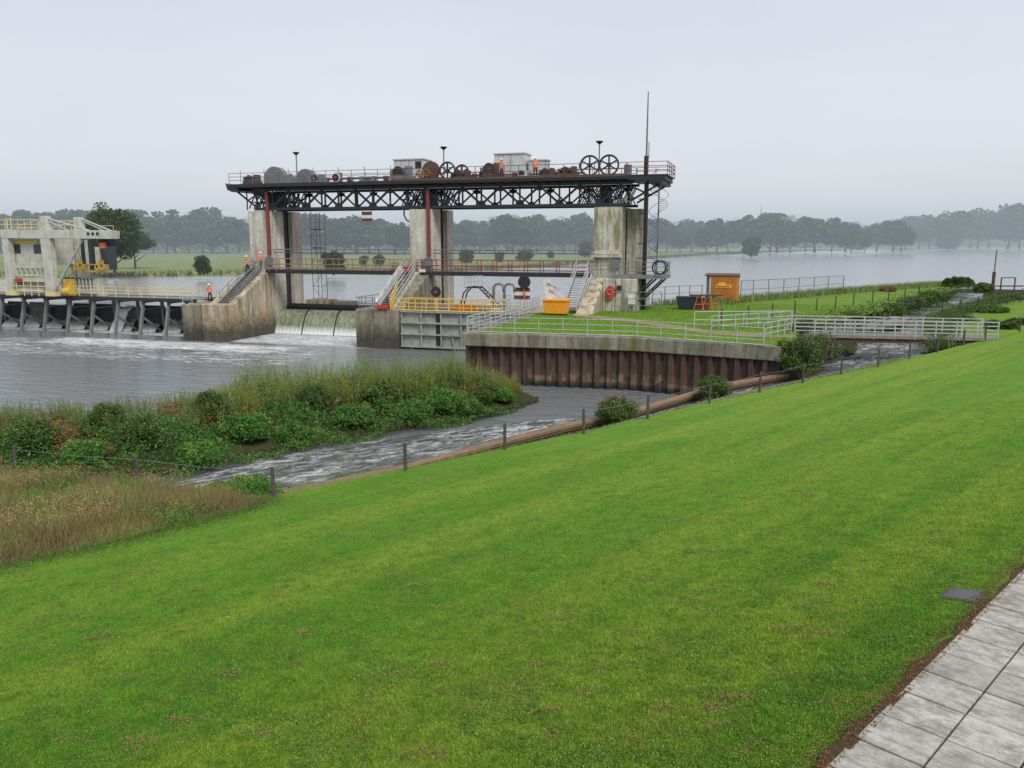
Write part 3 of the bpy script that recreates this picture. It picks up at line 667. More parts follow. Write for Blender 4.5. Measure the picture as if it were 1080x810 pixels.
# stairs on the piers
for s0,s1,par,lab,zz in ((-18.5,-17.5,pL,'grey steel stairs up the leftmost pier where two workers stand',1),(.0,1.15,pM,'steel stairs with concrete side up the middle pier',0),(18.4,19.65,pR,'steep grey steel stairs beside the orange waste container',2)):
    tt0, tz0, tt1, tz1 = -1.3, ZC, (-7.6 if zz != 2 else -6.6), ZN
    t_ = thing('pier_stairs', lab, 'stairs', W((s0+s1)/2, tt1, tz1))
    tr_ = MB('W'); stairs(tr_, s0, s1, tt0, tz0+ .25, tt1, tz1+.1, 17); tr_.build('treads','deck_wood' if zz==0 else 'steel_grey',t_)
    for s_ in (s0,s1):
        st_ = MB('W'); st_.bar((s_,tt0,tz0+.2),(s_,tt1,tz1+.05),.07,.34); st_.build('stringer','galv' if zz!=1 else 'galv_dark',t_)
        hr = MB('W')
        for dz in (1.1,.6): hr.tube([(s_,tt0,tz0+.2+dz),(s_,tt1,tz1+.05+dz),(s_,tt1-.02,tz1)] if dz>1 else [(s_,tt0,tz0+.2+dz),(s_,tt1,tz1+.05+dz)],.035,5)
        for k in range(5):
            f=k/4; hr.tube([(s_,tt0+(tt1-tt0)*f,tz0+(tz1-tz0)*f+.1),(s_,tt0+(tt1-tt0)*f,tz0+(tz1-tz0)*f+1.3)],.035,5)
        hr.build('handrail','galv' if zz!=1 else 'galv_dark',t_)
    if zz != 1:
        sw = MB('W'); o_ = s1+.35
        sw.prism([(tt0+.1,tz0-.05),(tt0-.7,tz0+.0),(tt1-.3,tz1+.0),(tt1+.9,tz1-.0)],0,o_,o_+.35 if zz==0 else o_+.12); sw.build('side_wall','concrete_clean',t_)
        s2 = MB('W')
        if zz == 0:
            s2.prism([(tt0+.1,tz0-.05),(tt0-.7,tz0+.6),(tt1-.3,tz1+.6),(tt1+.9,tz1-.0)],0,s0-.35,s0-.12); s2.build('side_wall','white_paint',t_)
railing('stair_foot_railing','small grey railing on top of the middle pier nose','railing',[[(-1.7,-4.2,ZN),(-1.7,-9.2,ZN),(.4,-9.2,ZN)]],'galv_dark',1.1,2,1.4,.035,'W')
o_=MB('W'); o_.box(.55,1.7,-9.2,-8.6,ZN+.02,ZN+.42); tag(o_.build('red_crate','signal_red',bevel=.04),'red crate on the middle pier nose by the stair foot','crate')

# catwalk in two spans
for s0,s1,mat,lab in ((-17.0,.0,'rail_rust','brownish railed catwalk bridging the left overflow opening between piers'),(1.3,19.8,'red_paint','catwalk with red railings between middle and right piers')):
    t_ = thing('catwalk', lab, 'footbridge', W((s0+s1)/2,-.7,7.4))
    g = MB('W'); g.box(s0,s1,-1.35,-1.2,7.35,7.78); g.box(s0,s1,-.2,-.05,7.35,7.78)
    for k in range(int(s1-s0)): g.box(s0+k+.4,s0+k+.5,-1.2,-.2,7.45,7.6)
    g.build('girders','steel_dark',t_)
    d = MB('W'); d.box(s0,s1,-1.19,-.21,7.68,7.76); d.build('deck','deck_wood',t_)
    for tt in (-1.28,-.12):
        r_ = MB('W')
        for zz in (8.95,8.35,7.95): r_.tube([(s0,tt,zz),(s1,tt,zz)],.035,5)
        r_.build('railing',mat,t_)
        for k in range(int((s1-s0)/1.55)+1):
            x=s0+.1+k*(s1-s0-.2)/int((s1-s0)/1.55); MB('W').tube([(x,tt,7.7),(x,tt,8.97)],.045,5).build('post',mat,t_)
pp = MB('W')
for zz,tt in ((9.95,.05),(9.62,.25)): pp.tube([(-16.8,tt,zz),(-.02,tt,zz)],.06,6); 
tag(pp.build('service_pipes','galv_dark'),'two thin grey service pipes above the left catwalk','pipes')
pp = MB('W')
for zz,tt in ((9.95,.05),(9.62,.25)): pp.tube([(2.65,tt,zz),(19.78,tt,zz)],.06,6)
tag(pp.build('service_pipes','galv_dark'),'two thin grey service pipes above the red-railed catwalk','pipes')
# cable pylons at pier heads
for s0 in (-17.6,.2):
    railing('landing_railing','grey railing of the stair landing on the '+('leftmost' if s0<-1 else 'middle')+' pier','railing',[[(s0-1.6,-1.5,ZC-.3),(s0-1.6,-.1,ZC-.3)],[(s0+1.2,-1.6,ZC-.2),(s0+2.2,-1.6,ZC-.2)]],'galv_dark' if s0<-1 else 'red_paint',1.15,3,1.0,.035,'W')
o_=MB('W'); o_.box(-.4,.35,-1.5,-.6,ZC+.05,ZC+.5); o_=tag(o_.build('warning_board','signal_red'),'small red and white board at the head of the middle stairs','board')
wb=MB('W'); wb.box(1.75,2.45,-1.75,-1.6,ZC-.05,ZC+.25); tag(wb.build('white_board','white_paint'),'white board by the red-railed catwalk end at the middle pier','board')

# overflow gate with nappe, left opening
t_ = thing('overflow_gate','lowered weir gate with a smooth sheet of water spilling over','weir gate',W(-8.4,1.5,.5))
prof = [(1.9,3.05),(1.5,3.18),(1.0,3.10),(.5,2.75),(.1,2.2),(-.25,1.5),(-.5,.9),(-.7,.4)]
seg_w = [(-16.75,-13.25),(-13.15,-9.25),(-9.15,-5.25),(-5.15,-.05)]
for a,b in seg_w:
    m_=MB('W'); n_=24
    vs=[(a+(b-a)*i/n_, t+.05*math.sin(i*1.9+a)*(k/7), z) for k,(t,z) in enumerate(prof) for i in range(n_+1)]
    m_.add(vs,[(k*(n_+1)+i,k*(n_+1)+i+1,(k+1)*(n_+1)+i+1,(k+1)*(n_+1)+i) for k in range(7) for i in range(n_)]); m_.build('water_sheet','nappe',t_,smooth=True)
for x in (-13.2,-9.2,-5.2):
    m_=MB('W'); m_.prism([(t-.02,z+.12) for t,z in prof]+[(.6,.3)],0,x-.06,x+.06); m_.build('splitter','steel_dark',t_)
m_=MB('W'); m_.box(-16.7,-.05,1.6,2.2,-.5,3.0); m_.tube([(-16.7,2.45,3.35),(-.05,2.45,3.35)],.42,12); m_.build('gate_leaf','black',t_)
foot = MB('W'); foot.box(-16.75,-13.8,6.2,8.6,2.0,3.9); tag(foot.build('footing','concrete_nose',bevel=.06),'low concrete footing upstream beside the leftmost pier','footing')
foot = MB('W'); foot.box(-13.7,-10.9,6.6,8.4,2.0,3.75); tag(foot.build('footing','concrete_mossy',bevel=.06),'short concrete block in the water right of the low footing','footing')
# upstream scaffold tower by the left pier
sc_=thing('scaffold_tower','thin steel scaffold ladder tower behind the leftmost pier','scaffold',W(-13.8,5.5,3.9))
for s_,tt in ((-16.0,6.8),(-14.8,6.8),(-16.0,8.0),(-14.8,8.0)): MB('W').tube([(s_,tt,3.8),(s_,tt,14.2)],.04,5).build('standard','galv_dark',sc_)
br=MB('W')
for k in range(7):
    z=4+k*1.5
    br.tube([(-16.0,6.8,z),(-14.8,6.8,z)],.03,4); br.tube([(-16.0,6.8,z),(-14.8,6.8,z+1.4)] if k%2 else [(-14.8,6.8,z),(-16.0,6.8,z+1.4)],.03,4); br.tube([(-14.8,6.8,z),(-14.8,8,z)],.03,4)
br.build('bracing','galv_dark',sc_)
MB('W').box(-16.0,-14.8,6.9,7.9,10,10.1).build('landing','rust_red',sc_); MB('W').box(-16.0,-14.8,6.9,7.9,12.2,12.3).build('landing','rust_red',sc_)

# lock gate between middle pier and quay
t_ = thing('lock_gate','grey riveted steel gate panel with ribs left of the sheet pile quay','gate',W(8,-8.4,.6))
g=MB('W'); g.box(2.75,15.2,-8.3,-8.15,.75,4.2); g.build('skin','gate_grey',t_)
g=MB('W')
for z in (.85,2.05,3.15,4.22): g.box(2.75,15.2,-8.62,-8.3,z-.07,z+.07)
g.build('horizontal_ribs','gate_grey',t_)
for k in range(6):
    x=2.85+k*2.05
    MB('W').box(x-.07,x+.07,-8.55,-8.302,.9,4.15).build('vertical_rib','gate_grey',t_)
    if k in(2,4): MB('W').bar((x+1.1,-8.5,2.0),(x+1.35,-8.5,1.0),.1).build('brace','gate_grey',t_)
MB('W').box(6.35,6.8,-8.34,-8.29,1.0,4.1).build('slot','black',t_)
g=MB('W'); g.box(2.75,15.3,-8.1,-6.9,3.95,4.28); g.build('walkway','deck_wood',t_)
sheet('lock_water',[W(2.7,-6.9),W(19.8,-6.9),W(19.8,3),W(2.7,3)],'river_up',ZU+.006); struct(bpy.data.objects['lock_water'])
q_=thing('concrete_quay','concrete quay platform behind the grey gate under the machinery','quay',W(15,-4,ZT))
g=MB('W'); g.box(10.6,19.75,-6.88,-.2,-.5,ZT-.04); g.box(10.6,19.7,-.2,1.6,-.5,ZT-.3); g.build('slab','concrete_nose',q_)
g=MB('W'); g.box(2.75,10.55,-3.0,-.3,ZT-.5,ZT-.06); g.build('ledge','galv_dark',q_)
railing('yellow_railing','yellow railing on top of the grey ribbed gate','railing',[[(2.0,-8.5,4.28),(11.5,-8.5,4.28),(13.0,-7.2,4.28)]],'yellow_paint',1.15,3,1.15,.045,'W',toe=True)
railing('yellow_railing','second yellow railing behind, along the back of the gate walkway','railing',[[(2.9,-6.95,4.28),(11.5,-6.95,4.28)]],'yellow_paint',1.15,2,1.4,.04,'W')
railing('yellow_railing','yellow sloping railing at the foot of the middle stairs','railing',[[(.9,-5.2,5.8),(1.4,-7.6,4.5),(2.0,-9.1,4.4)]],'yellow_paint',1.1,3,.9,.04,'W')
o_=MB('W'); o_.box(7.6,9.6,-6.6,-6.0,4.2,4.85); tag(o_.build('orange_crate','orange_paint',bevel=.03),'low orange crate behind the yellow gate railing','crate')
# mechanism on the quay
a_=thing('hoist_frame','dark arched footbridge stair with pale rails on the quay behind the gate','stairs',W(9.2,-2.5,ZT))
g=MB('W'); g.tube([(6.6,-2.5,ZT),(7.0,-2.5,ZT+1.4),(7.6,-2.5,ZT+2.0),(8.6,-2.5,ZT+2.0),(9.5,-2.5,ZT+1.2),(10.6,-2.5,ZT+.0)],.08,6); g.tube([(6.6,-1.5,ZT),(7.0,-1.5,ZT+1.4),(7.6,-1.5,ZT+2.0),(8.6,-1.5,ZT+2.0),(9.5,-1.5,ZT+1.2),(10.6,-1.5,ZT+.0)],.08,6); g.box(7.2,8.8,-2.5,-1.5,ZT+1.9,ZT+2.0)
for k in range(6): g.box(8.8+k*.3,9.0+k*.3,-2.45,-1.55,ZT+1.6-k*.28,ZT+1.66-k*.28)
g.build('arch','steel_dark',a_)
for tt in (-2.55,-1.45):
    g=MB('W'); 
    for dz in (1.1,.6): g.tube([(7.1,tt,ZT+1.9+dz*1),(8.6,tt,ZT+2.0+dz),(10.8,tt,ZT+.1+dz),(11.6,tt,ZT+.1+dz)],.04,5)
    for x,z in ((7.1,1.9),(7.8,2.0),(8.6,2.0),(9.7,1.1),(10.8,.05),(11.6,.05)): g.tube([(x,tt,ZT+z),(x,tt,ZT+z+1.12)],.04,5)
    g.build('handrail','rail_pale',a_)
for k,x in enumerate((10.9,12.0)):
    g=MB('W'); g.tube([(x,-4.5,ZT),(x,-4.5,ZT+2.1),(x+.15,-4.5,ZT+2.4),(x+.5,-4.5,ZT+2.5),(x+.9,-4.5,ZT+2.4),(x+1.0,-4.5,ZT+2.1),(x+1.0,-4.5,ZT+1.7)],.12,8)
    tag(g.build('vent_pipe','galv_dark',smooth=True),('left' if k==0 else 'right')+' one of two grey goose-neck vent pipes on the quay','pipe')
for x,tt,r,lab,mt in ((5.5,-6.2,.52,'round black signal disc with red centre behind the yellow railing','galv'),(14.0,-4.5,.62,'round black signal disc above the orange waste container','orange_paint')):
    t_=thing('signal_disc',lab,'signal',W(x,tt,ZT))
    z=ZT+(1.7 if x<10 else 2.7)
    g=MB('W'); g.tube([(x,tt+.08,ZT-.1),(x,tt+.08,z)],.07,6); g.build('pole',mt,t_)
    MB('W').disc((x,tt,z),r,.08).build('disc','black',t_)
    if x<10: MB('W').disc((x,tt-.06,z),r*.28,.05).build('lamp','signal_red',t_)
t_=thing('red_white_sign','red and white striped board sign left of the orange waste container','sign',W(13.7,-4.3,ZT))
MB('W').box(12.9,14.5,-4.3,-4.22,ZT+1.4,ZT+1.75).build('white_stripe','white_paint',t_); g=MB('W'); g.box(12.9,14.5,-4.3,-4.22,ZT+1.76,ZT+2.15); g.box(12.9,14.5,-4.3,-4.22,ZT+1.0,ZT+1.39); g.build('red_stripe','rust_red',t_)
MB('W').tube([(13.5,-4.15,ZT-.1),(13.5,-4.15,ZT+2.1)],.05,5).build('post','galv',t_)

# orange waste container (skip bin)
bc = G(587,332,ZT)
t_=thing('waste_container','bright orange plastic waste container at the foot of the right stairs','waste container',bc)
def taper(mb, c, w0, w1, d0, d1, z0, z1):
    ax=Vector((eX,eY,0)); ay=Vector((nX,nY,0)); vs=[]
    for (w,d,z) in ((w0,d0,z0),(w1,d1,z1)):
        for i,j in ((-1,-1),(1,-1),(1,1),(-1,1)): vs.append(c+ax*(i*w/2)+ay*(j*d/2)+Vector((0,0,z)))
    mb.raw(vs,[(0,3,2,1),(4,5,6,7)]+[(i,(i+1)%4,(i+1)%4+4,i+4) for i in range(4)])
g=MB('X'); taper(g,bc,1.95,2.3,1.1,1.35,.12,1.25); g.build('body','bin_orange',t_,bevel=.05)
g=MB('X'); taper(g,bc,2.45,2.48,1.5,1.5,1.26,1.45); g.build('rim','bin_orange',t_,bevel=.03)
for i in (-1,1):
    for j in (-1,1):
        w_=MB('X'); cc=bc+Vector((eX,eY,0))*(i*.8)+Vector((nX,nY,0))*(j*.45); w_.raw([cc+Vector((x,y,z)) for x in(-.06,.06) for y in(-.1,.1) for z in(0,.16)],[(0,1,3,2),(4,6,7,5),(0,4,5,1),(2,3,7,6),(0,2,6,4),(1,5,7,3)]); w_.build('castor','black',t_)
bb=thing('barrier_board','white and orange barrier boards leaning up out of the orange container','barrier',bc+Vector((0,0,1.4)))
g=MB('X'); A_=bc+Vector((-.6,0,1.42)); g.bar(A_,A_+Vector((-.35,0,1.75)),.7,.05); g.bar(A_+Vector((.5,0,0)),A_+Vector((-.25,.1,1.7)),.35,.05); g.bar(A_+Vector((1.2,0,.1)),A_+Vector((.1,.1,1.4)),.2,.05); g.build('white_board','white_paint',bb)
g=MB('X'); g.bar(A_+Vector((-.25,-.06,1.5)),A_+Vector((.9,-.06,.85)),.30,.05); g.bar(A_+Vector((-.05,-.06,.9)),A_+Vector((.45,-.06,.5)),.3,.05); g.build('orange_board','orange_paint',bb)

# ---------------------------------------------------------------- gantry
gt = thing('gantry_bridge','long dark steel lattice gantry bridge resting on the three piers','gantry',W(2.7,2,14.2))
S0,S1=-21.6,26.9
g=MB('W'); g.box(S0+.2,S1,-.85,5.2,17.0,17.1); g.build('deck','steel_dark',gt)
g=MB('W')
for tt in (-.9,5.3): g.box(S0+.9,S1-3.4,tt-.08,tt+.08,16.72,17.085)
g.box(-19.0,S1-3.4,-.12,.28,16.3,16.55); g.box(-19.0,S1-3.4,4.2,4.5,16.3,16.55)
for k in range(38):
    x=S0+1.2+k*1.15; g.box(x,x+.12,-.8,5.2,16.7,16.99)
g.build('edge_girders','steel_dark',gt)
g=MB('W'); g.box(-1.3,23.0,-1.04,-.985,16.95,17.22); g.build('toe_board','machine_rust',gt)
for tt in (.1,4.35):
    g=MB('W'); g.box(-18.9,23.4,tt-.16,tt+.16,14.25,14.52)
    x=-18.6; k=0; P_=2.05
    nodes=[-18.6+i*P_ for i in range(21)]
    for i,x in enumerate(nodes):
        if x>23.4: break
        g.bar((x,tt,14.5),(x,tt,16.35),.15)
        g.prism([(x-.5,14.5),(x+.5,14.5),(x+.2,14.95),(x-.2,14.95)],1,tt-.1,tt+.1) if i%2 else g.prism([(x-.5,16.25),(x+.5,16.25),(x+.2,15.85),(x-.2,15.85)],1,tt-.1,tt+.1)
        if i+1<len(nodes) and nodes[i+1]<23.6:
            a,b=((x,tt,16.3),(nodes[i+1],tt,14.55)) if i%2==0 else ((x,tt,14.55),(nodes[i+1],tt,16.3))
            g.bar(a,b,.2 if tt<1 else .15)
    g.build('truss','steel_dark',gt)
for c0 in (-17.2,1.6,20.6):      # dense bracing over the piers
    g=MB('W')
    for tt in (.35,1.2,2.2,3.2,4.1):
        for k in range(5):
            x=c0-2.6+k*1.1; g.bar((x,tt,14.5),(x+.9,tt,16.2),.1)
            if (k+int(tt))%2: g.bar((x+.9,tt,14.5),(x,tt,16.2),.1)
    g.box(c0-.5,c0+.3,1.0,3.4,14.3,16.3)
    for k in range(4): g.bar((c0-2.4+k*1.6,.3,15.2),(c0-2.4+k*1.6,4.3,15.2),.12)
    g.build('portal_bracing','steel_dark',gt)
g=MB('W')
for tt in (.1,4.35):
    g.bar((-21.2,tt,16.4),(-18.7,tt,14.6),.16); g.bar((-18.7,tt,15.9),(-19.9,tt,15.3),.12); g.bar((-19.9,tt,14.3),(-19.9,tt,16.5),.1)
g.prism([(-21.9,17.2),(-21.7,16.5),(-21.1,16.25),(-20.3,16.4),(-20.3,16.99),(-21.6,16.99)],1,-.9,5.2)
g.build('cantilever','steel_dark',gt)
g=MB('W')
for tt in (.1,4.35):
    g.bar((26.3,tt,16.4),(23.3,tt,14.7),.18); g.bar((23.3,tt,16.1),(24.8,tt,15.4),.12)
g.box(23.3,26.7,-1.0,5.4,16.6,16.96); g.box(25.2,26.5,-1.15,5.5,16.25,16.64)
for k in range(3): g.disc((24.9+k*.6,-1.1,16.5),.2,.3)
g.build('cantilever','steel_dark',gt)
def grail(name,label,s0,s1,mat,extra=False,h=1.15,n=3,r=.03):
    t_=thing(name,label,'railing',W((s0+s1)/2,-1.2,17.1)); m_=MB('W')
    for tt in (-.88,5.25):
        for k in range(n): m_.tube([(s0,tt,17.1+h*(1-k/n)),(s1,tt,17.1+h*(1-k/n))],r,5)
    m_.build('rails',mat,t_)
    for tt in (-.88,5.25):
        nn=max(1,int((s1-s0)/1.45))
        for k in range(nn+1):
            x=s0+k*(s1-s0)/nn; MB('W').tube([(x,tt,17.08),(x,tt,17.1+h+(.35*(k%2) if extra else 0))],r*1.2,5).build('post',mat,t_)
    return t_
grail('gantry_railing','dark grey railing with tall posts on the left half of the gantry',-21.4,-1.6,'galv_dark',True)
grail('gantry_railing','rust-red railing on the gantry right of the middle pier',-1.4,23.0,'rust_red',n=2)
rr_=grail('gantry_railing','bright red railing around the right end of the gantry',23.1,26.9,'red_paint')
e_=MB('W')
for z in (17.5,17.87,18.25): e_.tube([(26.9,-.88,z),(26.9,5.25,z)],.035,5)
e_.build('end_rails','red_paint',rr_)
for k in range(1,4): MB('W').tube([(26.9,-.88+k*1.53,17.1),(26.9,-.88+k*1.53,18.27)],.04,5).build('post','red_paint',rr_)
# machinery left: two domed winch covers
def dome(s,tt,r,w,lab,mat='galv_dark'):
    t_=thing('winch_cover',lab,'winch cover',W(s,tt,17.12)); pr=[(s-r,17.12)]+[(s+r*math.cos(a),17.12+.35+(r+.15)*math.sin(a)) for a in [PI*(1-k/14) for k in range(15)]]+[(s+r,17.12)]
    MB('W').prism(pr,1,tt-w/2,tt+w/2).build('cover',mat,t_); 
    m_=MB('W'); m_.box(s+r+.02,s+r+1.0,tt-w/2,tt+w/2,17.12,17.9); m_.tube([(s+r+.5,tt,17.9),(s+r+.5,tt,18.2)],.2,8); m_.build('motor','steel_grey',t_)
dome(-16.3,.6,1.35,.9,'larger domed grey winch cover at the left end of the gantry')
dome(-14.0,3.2,1.25,.9,'second domed grey winch cover behind the lamp post')
MATS['steel_grey2']=paint('steel_grey2',(.10,.10,.11),(.06,.05,.05),.5,.6)
def machine(s,tt,w,d,h,mat,lab,kind=0):
    t_=thing('winch_machine',lab,'machinery',W(s,tt,17.12))
    m_=MB('W'); m_.box(s-w/2,s+w/2,tt-d/2,tt+d/2,17.12,17.12+h*.35); m_.build('bed',mat,t_,bevel=.02)
    m_=MB('W'); m_.tube([(s-w*.35,tt,17.12+h*.62),(s+w*.15,tt,17.12+h*.62)],h*.3,12); m_.build('drum',mat,t_)
    m_=MB('W'); m_.box(s+w*.2,s+w*.42,tt-d*.4,tt+d*.4,17.13+h*.35,17.12+h); m_.build('gearbox',mat,t_,bevel=.03); m_=MB('W'); m_.box(s-w*.48,s-w*.38,tt-d*.4,tt+d*.4,17.13+h*.35,17.12+h*.8); m_.build('bearing_block',mat,t_,bevel=.03); m_=MB('W'); m_.disc((s-w*.1,tt-d*.42,17.12+h*.62),h*.36,.08,20); m_.build('drive_disc','steel_dark',t_)
machine(-19.8,1.2,2.0,1,1.1,'machine_rust','rusty winch machine at the far left end of the gantry')
machine(-11.7,1.6,1.8,1,1.0,'steel_grey','grey winch machine right of the domed covers')
machine(-.9,.4,2.4,1.2,1.5,'steel_grey','grey winch machine in front of the first white hut')
machine(5.7,.6,2.2,1,.9,'machine_rust','rust-brown low winch machine right of the small spoked wheels')
machine(9.0,.6,1.7,1,1.6,'machine_rust','tall rust-brown gear machine left of the second white hut')
machine(14.9,.5,1.6,1,.9,'machine_rust','rust-brown machine beside the right gantry worker')
machine(17.0,.5,2.0,1,1.0,'machine_rust','rust-brown winch machine left of the big spoked wheels')
machine(12.2,1.2,1.0,1,.8,'hut_grey','small grey motor between the huts and the workers')
def hut(s0,s1,t0,t1,h,lab,vent):
    t_=thing('machine_hut',lab,'hut',W((s0+s1)/2,(t0+t1)/2,17.12))
    MB('W').box(s0,s1,t0,t1,17.12,17.12+h).build('walls','hut_grey',t_,bevel=.02)
    MB('W').box(s0-.1,s1+.1,t0-.1,t1+.1,17.13+h,17.25+h).build('roof','hut_grey',t_)
    if vent: MB('W').box(s1-.9,s1-.2,t0-.03,t0-.004,17.12+h*.6,17.12+h*.92).build('vent_opening','black',t_)
    m_=MB('W')
    for x in (s0+.9,s0+1.8): m_.box(x-.02,x+.02,t0-.02,t0-.003,17.15,17.1+h)
    m_.build('panel_seams','galv_dark',t_)
for s0,s1,lab in ((-12.5,-3.2,'long thin drive shaft along the left half of the gantry deck'),(6.3,18.5,'long rusty drive shaft along the right half of the gantry deck')):
    t_=thing('drive_shaft',lab,'shaft',W((s0+s1)/2,1.3,17.12)); MB('W').tube([(s0,1.3,17.55),(s1,1.3,17.55)],.09,8).build('shaft','rust_red',t_)
    k=0
    while s0+.6+k*1.45<s1:
        x=s0+.6+k*1.45; MB('W').box(x-.22,x+.22,1.05,1.55,17.12,17.75).build('bearing','steel_grey' if k%3 else 'rust_red',t_); k+=1
for s_,tt,lab in ((-20.6,3.0,'coil of cable on the far left end of the gantry'),(7.6,2.0,'coil of cable left of the tall gear machine'),(16.0,2.4,'coil of cable behind the right rusty winch')):
    m_=MB('W')
    for q_ in range(5): m_.ring((s_,tt-.2+q_*.1,17.6),.42,.06,14)
    tag(m_.build('cable_coil','rust_red'),lab,'cable coil')
for s_,w_,h_,lab,mt in ((-9.6,.7,1.2,'tall grey switch cabinet on the left gantry half','galv_dark'),(-6.2,1.1,.7,'low grey cabinet on the left gantry half','steel_grey'),(7.4,.5,1.3,'narrow cabinet right of the small spoked wheels','rust_red'),(22.6,.7,1.2,'dark cabinet between the big wheels and the antenna','steel_grey')):
    t_=thing('switch_cabinet',lab,'cabinet',W(s_,2.4,17.12)); MB('W').box(s_-w_/2,s_+w_/2,2.2,2.8,17.12,17.12+h_).build('case',mt,t_,bevel=.02); MB('W').box(s_-w_/2+.06,s_+w_/2-.06,2.17,2.197,17.2,17.05+h_).build('door','galv_dark',t_)
hut(-2.9,.55,2.6,4.8,2.35,'white machine hut on the gantry above the middle pier, with dark vent opening',True)
hut(8.6,11.9,2.6,4.8,2.6,'taller plain white hut in the middle of the right gantry half',False)
hut(12.2,14.1,3.0,4.4,1.9,'small low grey hut right of the taller white hut',False)
t_=thing('cable_drum','brown solid disc cable drum beside the first white hut','cable drum',W(2.5,.2,17.12))
MB('W').disc((2.5,.2,18.05),.95,.35).build('disc','brown_rust',t_); m_=MB('W'); m_.box(1.3,3.5,.0,.9,17.12,17.4); m_.build('base','rust_red',t_)
t_=thing('rope_bundle','bright orange rope and fittings in front of the brown drum','rope',W(1.7,-.3,17.12))
m_=MB('W'); 
for k in range(7): m_.ring((1.2+.2*k,-.35-.05*(k%3),17.45+.12*((k*3)%4)),.25+.05*(k%3),.05,12)
m_.build('coils','rail_rust',t_)
def wheel(s,tt,r,lab,mat='steel_dark'):
    t_=thing('gear_wheel',lab,'spoked wheel',W(s,tt,17.12)); z=17.12+r+.08
    MB('W').ring((s,tt,z),r,.1,36).build('rim',mat,t_); MB('W').disc((s,tt,z),.2,.3).build('hub',mat,t_)
    for k in range(6):
        a=PI/6+k*PI/3; MB('W').bar((s+.15*math.cos(a),tt,z+.15*math.sin(a)),(s+(r-.05)*math.cos(a),tt,z+(r-.05)*math.sin(a)),.14).build('spoke',mat,t_)
wheel(4.35,.1,.82,'left smaller spoked black gear wheel near the middle lamp')
wheel(5.45,1.4,.72,'smaller spoked wheel just behind the left black gear wheel')
wheel(19.25,.1,.92,'left one of the two big spoked black wheels at the right end')
wheel(21.15,.1,.92,'right one of the two big spoked black wheels at the right end')
for s_,tt,lab in ((-13.9,1.0,'leftmost lamp post on the gantry'),(3.6,1.0,'lamp post above the middle pier'),(20.0,1.0,'lamp post above the right big wheels')):
    t_=thing('lamp_post',lab,'lamp post',W(s_,tt,17.1)); MB('W').tube([(s_,tt,17.1),(s_,tt,20.35)],.07,6).build('pole','galv_dark',t_)
    m_=MB('W'); m_.tube([(s_,tt,20.2),(s_,tt,20.45),(s_,tt,20.5)],[.1,.38,.36],12); m_.build('lamp_head','black',t_)
t_=thing('antenna_mast','tall thin antenna mast at the right end of the gantry','antenna',W(24.85,-.6,17.1))
MB('W').tube([(24.85,-.6,17.1),(24.85,-.6,18.8)],.22,8).build('base','black',t_); MB('W').tube([(24.85,-.6,18.8),(24.85,-.6,21.7),(24.85,-.6,24.6)],[.1,.08,.05],6).build('rod','galv_dark',t_); MB('W').tube([(25.05,-.5,18.6),(25.05,-.5,20.1)],.04,5).build('whip','galv_dark',t_)
t_=thing('round_signal','round white-rimmed black signal on the left gantry railing','signal',W(-7.9,-1.05,17.1))
MB('W').disc((-7.9,-1.1,17.5),.48,.1).build('rim','white_paint',t_); MB('W').disc((-7.9,-1.17,17.5),.40,.08).build('face','black',t_); MB('W').disc((-7.9,-1.23,17.53),.13,.06).build('lamp','signal_red',t_)
t_=thing('hanging_sign','red white red board hanging below the gantry left of middle pier','sign',W(-5.0,.1,13.0))
m_=MB('W'); m_.box(-5.6,-4.4,.05,.12,13.62,13.98); m_.box(-5.6,-4.4,.05,.12,12.95,13.28); m_.build('red_stripe','rust_red',t_); MB('W').box(-5.6,-4.4,.05,.12,13.29,13.61).build('white_stripe','white_paint',t_)
m_=MB('W'); m_.tube([(-5.5,.09,13.9),(-5.5,.09,14.3)],.03,4); m_.tube([(-4.5,.09,13.9),(-4.5,.09,14.3)],.03,4); m_.build('hangers','galv_dark',t_)
t_=MB('W'); t_.tube([(-.55,.0,14.3),(-.6,0,13.6),(-.35,0,13.1),(-.05,0,12.9)],.09,6); tag(t_.build('hose','black'),'black hose hanging beside the top of the middle pier','hose')
# column + spiral stairs at right pier
t_=thing('tower_column','tall slim dark steel column right of the right pier, ground to gantry','column',W(24.9,-.4,ZT))
m_=MB('W'); m_.box(24.72,24.82,-.6,-.2,ZT-.3,16.5); m_.box(25.0,25.1,-.6,-.2,ZT-.3,16.5); m_.build('flanges','steel_dark',t_)
m_=MB('W'); m_.box(24.822,24.998,-.45,-.35,ZT-.3,16.5)
for k in range(8): m_.box(24.2,24.72,-.45,-.35,5+k*1.4,5.1+k*1.4)
m_.build('web','rust_red',t_)
t_=thing('spiral_stairs','thin spiral stairs winding up to the gantry beside the tower column','spiral stairs',W(25.9,1.2,ZC))
MB('W').tube([(25.9,1.2,ZC),(25.9,1.2,17)],.07,6).build('newel','galv_dark',t_)
tr_=MB('W')
for k in range(44):
    a=k*.42; z=ZC+.2+k*.21; x,y=math.cos(a),math.sin(a); tr_.bar((25.9+.08*x,1.2+.08*y,z),(25.9+.85*x,1.2+.85*y,z),.2,.03)
tr_.build('treads','galv_dark',t_); hr=MB('W')
hr.tube([(25.9+.9*math.cos(k*.21),1.2+.9*math.sin(k*.21),ZC+1.2+k*.105) for k in range(84)],.025,5)
hr.tube([(25.9+.9*math.cos(k*.21),1.2+.9*math.sin(k*.21),ZC+.3+k*.105) for k in range(84)],.02,4); hr.build('handrail','galv_dark',t_)
